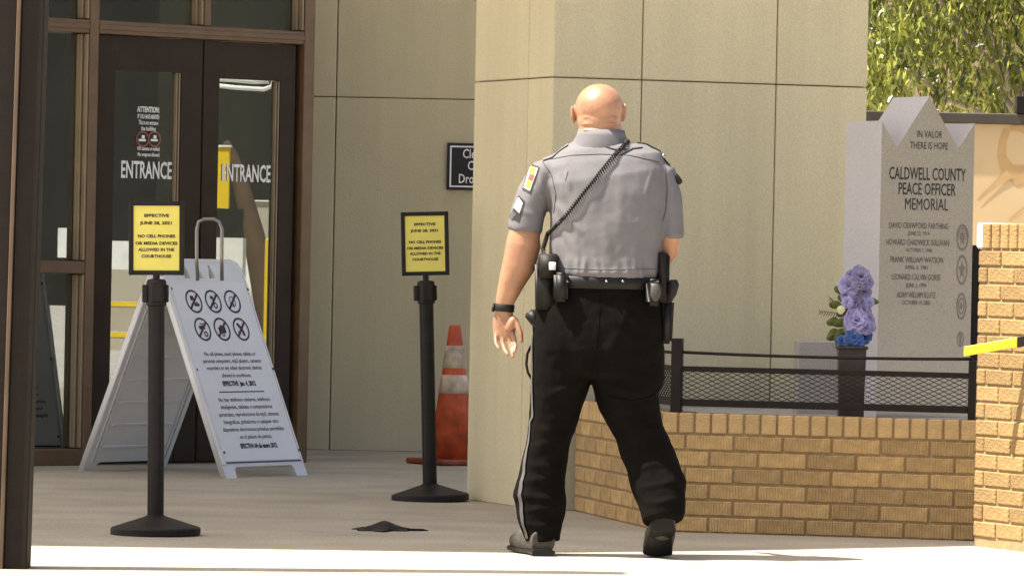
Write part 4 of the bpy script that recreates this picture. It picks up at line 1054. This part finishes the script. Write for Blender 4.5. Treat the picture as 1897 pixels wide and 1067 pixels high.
trs = link('trousers', tr_me.copy(), m_pants, PR, True)
seam([(1112, 540), (1110, 600), (1102, 660), (1095, 698)], trs, tr_bvh, 0.0012, m_pseam)
# grey side stripe down the outside of the left leg
bm = bmesh.new(); prev = None
pz = [P(0, y).z for y in range(600, 1001, 8)]
for i_, z_ in enumerate(pz):
    py = 600 + i_ * 8; cxp = P(1030 if py < 760 else 1010, py).x
    o_ = Vector((cxp - 1.0, YPn - 0.62, z_)); d_ = Vector((1, 0.62, 0)).normalized()
    ra = tr_bvh.ray_cast(o_ + Vector((0.0045, -0.0075, 0)), d_); rb_ = tr_bvh.ray_cast(o_ - Vector((0.0045, -0.0075, 0)), d_)
    if ra[0] is None or rb_[0] is None: prev = None; continue
    pr_ = (bm.verts.new(ra[0] - d_ * 0.006), bm.verts.new(rb_[0] - d_ * 0.006))
    if prev: bm.faces.new((prev[0], pr_[0], pr_[1], prev[1]))
    prev = pr_
mk('side_stripe', bm, m_stripe, trs, True)
# cargo-like edge of the seat pocket
seam([(1130, 735), (1170, 742), (1205, 735), (1225, 715)], trs, tr_bvh, 0.0022, m_pseam)

# shoes
def shoe(pts, rads, nm, sole):
    bm = bmesh.new(); tube(bm, pts, rads, 20, n=2.4)
    me = remeshed(bm, 0.005, 4, 0.004, 0.003); s = link(nm, me, m_shoe, PR, True)
    bm = bmesh.new(); tube(bm, sole[0], sole[1], 16, n=3); mk('sole', bm, m_leather, s, False)
zf = 0.0
sx = P(1000, 1010).x
shoe([Vector((sx + .012, YPn - .07, 0.055)), Vector((sx, YPn, 0.060)), Vector((sx - .045, YPn + .1, 0.052)), Vector((sx - .085, YPn + .19, 0.040))], [(0.046, 0.044), (0.052, 0.056), (0.055, 0.046), (0.036, 0.030)], 'shoe',
     ([Vector((sx + .014, YPn - .10, 0.014)), Vector((sx, YPn, 0.014)), Vector((sx - .048, YPn + .12, 0.013)), Vector((sx - .092, YPn + .22, 0.015))], [(0.044, 0.013), (0.050, 0.013), (0.056, 0.012), (0.036, 0.011)]))
# lifted right shoe: heel up, toe on the ground, sole towards the camera
h0 = P(1227, 962, -0.12); h1 = P(1220, 1012, -0.02); h1.z = 0.03
shoe([h0 + Vector((0, .03, .03)), h0 + Vector((0, 0.045, -.02)), (h0 + h1) / 2 + Vector((-.002, .05, 0)), h1 + Vector((-.004, .04, 0.0)), h1 + Vector((-.006, 0.085, -0.004))], [(0.044, 0.040), (0.050, 0.046), (0.058, 0.046), (0.056, 0.032), (0.034, 0.022)], 'shoe',
     ([h0 + Vector((0, -.004, .014)), h0 + Vector((0, -.004, -.03)), (h0 + h1) / 2 + Vector((-.002, 0.0, 0)), h1 + Vector((-.004, 0.006, -0.012)), h1 + Vector((-.006, 0.07, -0.020))], [(0.034, 0.013), (0.049, 0.015), (0.046, 0.014), (0.057, 0.013), (0.036, 0.010)]))

# belt and what hangs on it
bm = bmesh.new(); rows = []
for py, g in ((512, 0.006), (514, 0.012), (533, 0.014), (535, 0.008)):
    c = P(1115, py); hw = S_(106) + g; ry = 0.158 + g
    rows.append([bm.verts.new(c + Vector((hw * math.copysign(abs(math.cos(a)) ** 0.83, math.cos(a)), ry * math.copysign(abs(math.sin(a)) ** 0.83, math.sin(a)), 0))) for a in [2 * PI * k_ / 48 for k_ in range(48)]])
for a_, b_ in zip(rows, rows[1:]):
    for k_ in range(48): bm.faces.new((a_[k_], a_[(k_ + 1) % 48], b_[(k_ + 1) % 48], b_[k_]))
belt = mk('belt', bm, m_leather, PR, True)
for px in (1050, 1122, 1152):
    p = P(px, 521, -0.176); bm = bmesh.new(); ellipsoid(bm, p, (0.005, 0.004, 0.005), None, 10, 8); mk('snap', bm, m_chrome, belt, True)
def gear(nm, px0, px1, py0, py1, y0, y1, m=m_leather, bev=0.01, rot=0.0, parent=PR):
    a_ = P(px0, py1); b_ = P(px1, py0); c = (a_ + b_) / 2
    Mg = Matrix.Translation((c.x, YPn + (y0 + y1) / 2, c.z)) @ Rz(rot, 4, 'Y')
    hx, hz, hy = (b_.x - a_.x) / 2, (b_.z - a_.z) / 2, (y1 - y0) / 2
    bm = bmesh.new(); obox(bm, Mg, -hx, hx, -hy, hy, -hz, hz)
    bmesh.ops.bevel(bm, geom=bm.edges[:], offset=bev, segments=3, affect='EDGES'); return mk(nm, bm, m, parent, True)
rad_ = gear('radio_holder', 990, 1030, 486, 572, -0.13, -0.05, bev=0.008, rot=-0.03)
gear('radio', 995, 1034, 470, 515, -0.145, -0.075, m_black, 0.007, 0.03, rad_)
gear('battery_label', 1016.5, 1029, 486, 500, -0.150, -0.143, m_vinyl, 0.001, 0, rad_)
gear('belt_pouch', 1024, 1052, 505, 558, -0.185, -0.13, bev=0.01)
gear('key_flap', 977, 1000, 574, 604, -0.06, 0.0, bev=0.006, rot=-0.7)
gear('cuff_case', 1194, 1226, 517, 566, -0.175, -0.115, bev=0.016)
cc_ = P(1212, 541, -0.178); bm = bmesh.new(); ellipsoid(bm, cc_, (0.020, 0.008, 0.034), None, 18, 12); mk('case_flap', bm, m_shoe, PR, True)
gear('holster', 1216, 1240, 470, 560, -0.08, 0.02, bev=0.008)
hol = gear('holster_sheath', 1222, 1247, 555, 636, -0.07, 0.03, bev=0.010, rot=0.03)
gear('holster_strap', 1219, 1232, 468, 530, -0.10, -0.06, m_black, 0.004)
bm = bmesh.new(); tube(bm, [P(1236, 560, -0.06), P(1243, 542, -0.07), P(1247, 526, -0.075), P(1247, 518, -0.075)], [0.012, 0.020, 0.021, 0.013], 14); mk('grip', bm, m_black, PR, True)
bm = bmesh.new(); tube(bm, [P(984, 640, 0.0), P(977, 655, 0.0), P(975, 675, 0.0), P(978, 690, 0.0), P(985, 702, 0.0)], 0.005, 8); mk('key_strap', bm, m_black, PR, True)
# coiled microphone cord across the back
path = surf_path(shirt_bvh, [(1160, 268), (1130, 300), (1085, 355), (1050, 400), (1012, 442)], 0.010, 60)
path = [P(1163, 262, -0.06)] + path + [P(1006, 460, -0.10), P(1008, 486, -0.12)]
dense = []
for a_, b_ in zip(path, path[1:]):
    for k_ in range(6): dense.append(a_.lerp(b_, k_ / 6))
tot = 0; hel = []
for i_, p in enumerate(dense):
    t_ = (dense[min(i_ + 1, len(dense) - 1)] - dense[max(i_ - 1, 0)]).normalized()
    if i_: tot += (p - dense[i_ - 1]).length
    a_ = Vector((0, 1, 0)); a_ = (a_ - t_ * a_.dot(t_)).normalized(); b_ = t_.cross(a_)
    th = tot / 0.0105 * 2 * PI
    hel.append((p, a_, b_, th))
fine_pts = []
for (p, a1, b1, th1), (q, a2, b2, th2) in zip(hel, hel[1:]):
    st = max(1, int((th2 - th1) / 0.7))
    for k_ in range(st):
        f = k_ / st; th = th1 + (th2 - th1) * f; c = p.lerp(q, f); fine_pts.append(c + a1 * 0.0062 * math.cos(th) + b1 * 0.0062 * math.sin(th))
bm = bmesh.new(); tube(bm, fine_pts, 0.0030, 6); mk('coiled_cord', bm, m_black, PR, True)
# second strap pieces near the collar
seam([(1108, 268), (1140, 278), (1160, 276)], shirt, shirt_bvh, 0.003, m_ink, 16)
seam([(1150, 288), (1172, 276), (1190, 274)], shirt, shirt_bvh, 0.003, m_ink, 16)
# shoulder microphone on the right
bm = bmesh.new(); tube(bm, [P(1195, 278, -0.02), P(1224, 290, -0.03), P(1238, 306, -0.03), P(1246, 320, -0.03)], 0.0055, 8); mk('mic_cord', bm, m_black, PR, True)
bm = bmesh.new(); tube(bm, [P(1247, 320, -0.03), P(1252, 328, -0.03), P(1259, 338, -0.03), P(1261, 341, -0.03)], [0.007, 0.012, 0.012, 0.006], 12); mk('shoulder_microphone', bm, m_black, PR, True)
bm = bmesh.new(); ellipsoid(bm, P(1229, 290, -0.04), (0.009, 0.008, 0.009)); mk('mic_clip', bm, m_chrome, PR, True)
# wristband
bm = bmesh.new(); A_ = P(934.5, 563, 0.017); B_ = P(933, 577, 0.018); tx = (A_ - B_).normalized()
tube(bm, [B_, B_ + tx * .003, A_ - tx * .003, A_], [(0.0365, 0.031), (0.0395, 0.034), (0.0395, 0.034), (0.0365, 0.031)], 28); wb = mk('wristband', bm, m_black, PR, True)
gear('watch_case', 911, 917, 562, 578, 0.0, 0.034, m_black, 0.003, 0.05, wb)

# ------------------------------------------------------------------ background right: mural board, tree, building
YU = 30.0
mu0 = atY(1560, 300, YU).x; mu1 = mu0 + 2.6
zt_ = atY(1760, 209, YU).z; zt2 = atY(1760, 229, YU).z; zbm = atY(1850, 455, YU).z
MU = root('mural_board', ((mu0 + mu1) / 2, YU, 0), 'tan painted board with brown swoosh and dark top rail behind the memorial', 'board')
MMu = frame((mu0, YU, 0), (1, 0)); lm = mu1 - mu0
boxobj('board', MMu, (0, lm, 0, 0.04, zbm, zt2), m_mural, MU)
boxobj('top_rail', MMu, (-0.03, lm, -0.03, 0.07, zt2 + .001, zt_), m_board_rail, MU, 0.005)
boxobj('lower_panel', MMu, (-0.03, lm, 0.01, 0.05, 0.0, zbm - .001), m_post, MU)
xpst = atY(1880, 300, YU).x - mu0
boxobj('rail_post', MMu, (xpst, xpst + 0.14, -0.04, 0.08, zt_ + .001, atY(1885, 178, YU).z), m_post, MU, 0.005)
bm = bmesh.new()
swn = [0]
def sw(pts, wds):
    swn[0] += 1
    P_ = [atY(x, y, YU) for x, y in pts]; prev = None
    for i_, p in enumerate(P_):
        t_ = (P_[min(i_ + 1, len(P_) - 1)] - P_[max(i_ - 1, 0)]).normalized(); n_ = Vector((-t_.z, 0, t_.x)); q = (bm.verts.new(Vector((p.x, YU - 0.002 * swn[0], p.z)) + n_ * wds[i_]), bm.verts.new(Vector((p.x, YU - 0.002 * swn[0], p.z)) - n_ * wds[i_]))
        if prev: bm.faces.new((prev[0], q[0], q[1], prev[1]))
        prev = q
sw([(1866, 240), (1858, 262), (1856, 290), (1866, 315), (1885, 325), (1912, 322), (1960, 315)], [.02, .022, .026, .045, .06, .05, .04])
sw([(1870, 322), (1848, 340), (1826, 358), (1812, 372)], [.03, .016, .01, .006])
sw([(1905, 244), (1890, 238), (1872, 238)], [.02, .02, .01])
sw([(1870, 410), (1890, 395), (1920, 372)], [.006, .01, .012])
mk('painted_swoosh', bm, m_muralb, MU)
# dark slim post with a small plant between memorial and brick wall
p_ = atY(1804, 560, 23.4)
DP = boxobj('dark_post', I4, (p_.x - 0.028, p_.x + 0.05, 23.4, 23.46, 0, atY(1804, 455, 23.4).z), m_rail, None, 0.004)
tag(DP, 'slim dark metal post between the memorial stone and the brick wall', 'post')

# tree
YT = 38.0
tb_ = atY(1930, 700, YT); TR = root('leafy_tree', (tb_.x, YT + 0.3, 0), 'sunlit leafy tree with narrow drooping leaves above the tan board', 'tree')
bm = bmesh.new()
base = Vector((tb_.x, YT + 0.3, 0))
tube(bm, [base, base + Vector((-.05, 0, 1.2)), base + Vector((0.0, 0, 2.2)), base + Vector((.1, .1, 3.4)), base + Vector((.1, .1, 5))], [0.16, 0.13, 0.11, 0.08, 0.03], 12)
limbs = []
for px0, py0, px1, py1, px2, py2 in ((1930, 300, 1868, 170, 1850, 100), (1930, 320, 1870, 195, 1800, 120), (1925, 260, 1900, 90, 1880, -60), (1930, 250, 1780, 60, 1700, -40), (1930, 280, 1740, 180, 1650, 110), (1880, 175, 1905, 100, 1920, 60), (1868, 172, 1840, 90, 1790, 10), (1860, 150, 1842, 120, 1838, 70)):
    l_ = [atY(px0, py0, YT + .2), atY(px1, py1, YT - random.uniform(0, .5)), atY(px2, py2, YT - random.uniform(0, .6))]
    limbs.append(l_); tube(bm, [l_[0], l_[0].lerp(l_[1], .5) + Vector((0.02, 0, .05)), l_[1], l_[1].lerp(l_[2], .5) + Vector((.02, 0, .03)), l_[2]], [0.035, 0.03, 0.022, 0.015, 0.007], 8)
mk('trunk', bm, m_bark, TR, True)
vs, fs, tone = [], [], []
xa, xb = atY(1560, 0, YT).x - 0.2, atY(1897, 0, YT).x + 1.6
rnd = random.Random(3)
ncl = 820
for c in range(ncl):
    cx = rnd.uniform(xa, xb); cy = YT + rnd.uniform(-1.1, 1.3); cz = rnd.uniform(2.05, 5.6)
    # leave openings where the building shows
    pxx = 948.5 + cx / cy * F; pyy = 492 - (cz - CAMH) * F / cy
    if (1772 < pxx < 1802 and 40 < pyy < 62) or (1815 < pxx < 1862 and 128 < pyy < 165): continue
    base_t = rnd.uniform(0.0, 0.75)
    d0 = Vector((rnd.uniform(-.7, .7), rnd.uniform(-.6, .6), rnd.uniform(-1.0, 0.2))).normalized()
    for k_ in range(56):
        q = Vector((cx, cy, cz)) + d0 * rnd.uniform(-.22, .22) + Vector((rnd.gauss(0, .09), rnd.gauss(0, .09), rnd.gauss(0, .09)))
        d = (Vector((rnd.gauss(0, .45), rnd.gauss(0, .45), -0.75 + rnd.gauss(0, .45)))).normalized()
        s = d.cross(Vector((rnd.uniform(-1, 1), rnd.uniform(-1, 1), rnd.uniform(-1, 1)))).normalized()
        l = rnd.uniform(.05, .10); wd_ = l * rnd.uniform(.14, .22); i0 = len(vs)
        bend = Vector((0, 0, -0.012))
        vs += [q, q + d * l * .45 - s * wd_, q + d * l + bend, q + d * l * .45 + s * wd_]
        fs.append((i0, i0 + 1, i0 + 2, i0 + 3)); tone += [min(1, max(0, base_t + rnd.uniform(-.2, .3)))] * 4
me = bpy.data.meshes.new('crown'); me.from_pydata(vs, [], fs)
at = me.attributes.new('tone', 'FLOAT', 'POINT'); at.data.foreach_set('value', tone)
cr_ = link('crown', me, m_leaf, TR); cr_['kind'] = 'stuff'
# building behind the tree
FB = root('far_building', (4.5, 48, 0), 'plain tan building wall showing through gaps in the tree', 'building')
bm = bmesh.new(); obox(bm, I4, 1.5, 12, 48, 52, 0, 9); mk('wall', bm, m_bldg, FB)
for i_ in range(4):
    x_ = 2.3 + i_ * 2.2
    for z_ in (1.2, 4.6):
        wn = boxobj('window', I4, (x_, x_ + 1.1, 47.93, 48.05, z_, z_ + 1.9), m_post, FB, 0.01); boxobj('pane', I4, (x_ + .08, x_ + 1.02, 47.92, 47.935, z_ + .08, z_ + 1.82), m_ink, wn)

# ------------------------------------------------------------------ across the street: what the door glass and the polished granite mirror
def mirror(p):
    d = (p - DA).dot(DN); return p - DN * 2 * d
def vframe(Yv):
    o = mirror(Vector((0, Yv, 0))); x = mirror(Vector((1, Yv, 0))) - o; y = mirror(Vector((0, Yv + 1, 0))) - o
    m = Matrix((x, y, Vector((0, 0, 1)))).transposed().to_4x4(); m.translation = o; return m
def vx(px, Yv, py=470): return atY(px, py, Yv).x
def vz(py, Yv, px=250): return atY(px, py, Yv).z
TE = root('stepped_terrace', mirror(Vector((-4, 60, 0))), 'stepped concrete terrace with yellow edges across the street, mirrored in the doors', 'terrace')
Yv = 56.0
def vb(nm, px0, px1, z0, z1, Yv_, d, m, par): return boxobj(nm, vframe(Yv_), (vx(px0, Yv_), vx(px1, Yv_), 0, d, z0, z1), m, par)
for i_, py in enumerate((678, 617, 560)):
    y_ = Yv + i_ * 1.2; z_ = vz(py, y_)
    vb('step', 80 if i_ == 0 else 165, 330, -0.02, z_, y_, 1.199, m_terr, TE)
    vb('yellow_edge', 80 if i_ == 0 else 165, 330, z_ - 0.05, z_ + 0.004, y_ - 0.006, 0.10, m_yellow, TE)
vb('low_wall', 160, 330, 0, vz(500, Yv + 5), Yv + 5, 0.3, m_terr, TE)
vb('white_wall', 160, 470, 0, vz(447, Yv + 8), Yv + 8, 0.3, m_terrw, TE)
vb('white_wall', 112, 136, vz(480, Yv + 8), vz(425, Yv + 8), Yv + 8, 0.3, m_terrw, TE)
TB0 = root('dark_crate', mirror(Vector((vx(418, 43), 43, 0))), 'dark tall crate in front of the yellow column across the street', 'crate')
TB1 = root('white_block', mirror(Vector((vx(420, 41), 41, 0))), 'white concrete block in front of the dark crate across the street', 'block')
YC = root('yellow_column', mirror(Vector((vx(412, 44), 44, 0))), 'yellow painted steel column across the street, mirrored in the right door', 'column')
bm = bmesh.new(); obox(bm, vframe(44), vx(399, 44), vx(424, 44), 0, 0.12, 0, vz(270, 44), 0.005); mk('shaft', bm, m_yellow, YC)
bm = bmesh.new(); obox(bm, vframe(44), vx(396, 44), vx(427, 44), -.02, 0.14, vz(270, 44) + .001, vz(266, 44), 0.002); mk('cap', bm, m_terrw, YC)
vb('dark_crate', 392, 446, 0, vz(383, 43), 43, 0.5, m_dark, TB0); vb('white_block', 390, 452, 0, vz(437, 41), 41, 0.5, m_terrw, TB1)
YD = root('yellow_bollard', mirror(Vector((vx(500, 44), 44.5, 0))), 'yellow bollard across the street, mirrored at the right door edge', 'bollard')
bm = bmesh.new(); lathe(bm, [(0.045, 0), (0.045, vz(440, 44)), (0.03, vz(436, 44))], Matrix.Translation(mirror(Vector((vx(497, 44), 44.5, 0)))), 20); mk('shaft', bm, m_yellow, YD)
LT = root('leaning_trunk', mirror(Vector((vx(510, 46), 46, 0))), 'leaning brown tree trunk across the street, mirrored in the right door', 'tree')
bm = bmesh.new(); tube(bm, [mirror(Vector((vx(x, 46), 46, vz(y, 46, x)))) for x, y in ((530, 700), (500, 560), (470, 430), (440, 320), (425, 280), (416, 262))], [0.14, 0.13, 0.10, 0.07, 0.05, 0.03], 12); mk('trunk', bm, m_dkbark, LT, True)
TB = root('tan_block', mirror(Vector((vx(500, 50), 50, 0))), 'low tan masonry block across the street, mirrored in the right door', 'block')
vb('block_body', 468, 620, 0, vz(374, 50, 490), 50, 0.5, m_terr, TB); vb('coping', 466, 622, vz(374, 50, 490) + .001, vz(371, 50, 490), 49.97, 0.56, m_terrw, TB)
# dark leafy bank and added dark block far to the right (mirrored in the glass)
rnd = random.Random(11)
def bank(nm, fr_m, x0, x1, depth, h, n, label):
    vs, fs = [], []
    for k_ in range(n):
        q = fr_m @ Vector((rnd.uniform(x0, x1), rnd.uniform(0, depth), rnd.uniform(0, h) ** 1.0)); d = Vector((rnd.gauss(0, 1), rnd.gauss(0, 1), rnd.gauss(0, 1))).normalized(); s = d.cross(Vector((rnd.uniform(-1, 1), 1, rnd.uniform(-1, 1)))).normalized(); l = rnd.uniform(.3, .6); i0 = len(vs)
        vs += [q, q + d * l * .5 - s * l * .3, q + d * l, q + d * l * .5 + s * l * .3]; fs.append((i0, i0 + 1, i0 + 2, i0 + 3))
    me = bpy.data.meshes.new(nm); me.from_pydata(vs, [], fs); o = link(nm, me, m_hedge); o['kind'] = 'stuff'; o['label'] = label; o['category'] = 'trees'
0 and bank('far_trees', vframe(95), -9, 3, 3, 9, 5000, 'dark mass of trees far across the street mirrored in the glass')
DB = boxobj('dark_backdrop', vframe(101), (-16, 10, 0, 5, 0, 12), m_dark, None); tag(DB, 'unseen near-black block added across the street to keep sky out of the glass', 'building')  # added so the door glass mirrors dark instead of sky
DB2 = boxobj('dark_backdrop', I4, (-60, 60, -80, -70, 0, 16), m_dark, None); tag(DB2, 'long dark brick building behind the viewpoint', 'building')
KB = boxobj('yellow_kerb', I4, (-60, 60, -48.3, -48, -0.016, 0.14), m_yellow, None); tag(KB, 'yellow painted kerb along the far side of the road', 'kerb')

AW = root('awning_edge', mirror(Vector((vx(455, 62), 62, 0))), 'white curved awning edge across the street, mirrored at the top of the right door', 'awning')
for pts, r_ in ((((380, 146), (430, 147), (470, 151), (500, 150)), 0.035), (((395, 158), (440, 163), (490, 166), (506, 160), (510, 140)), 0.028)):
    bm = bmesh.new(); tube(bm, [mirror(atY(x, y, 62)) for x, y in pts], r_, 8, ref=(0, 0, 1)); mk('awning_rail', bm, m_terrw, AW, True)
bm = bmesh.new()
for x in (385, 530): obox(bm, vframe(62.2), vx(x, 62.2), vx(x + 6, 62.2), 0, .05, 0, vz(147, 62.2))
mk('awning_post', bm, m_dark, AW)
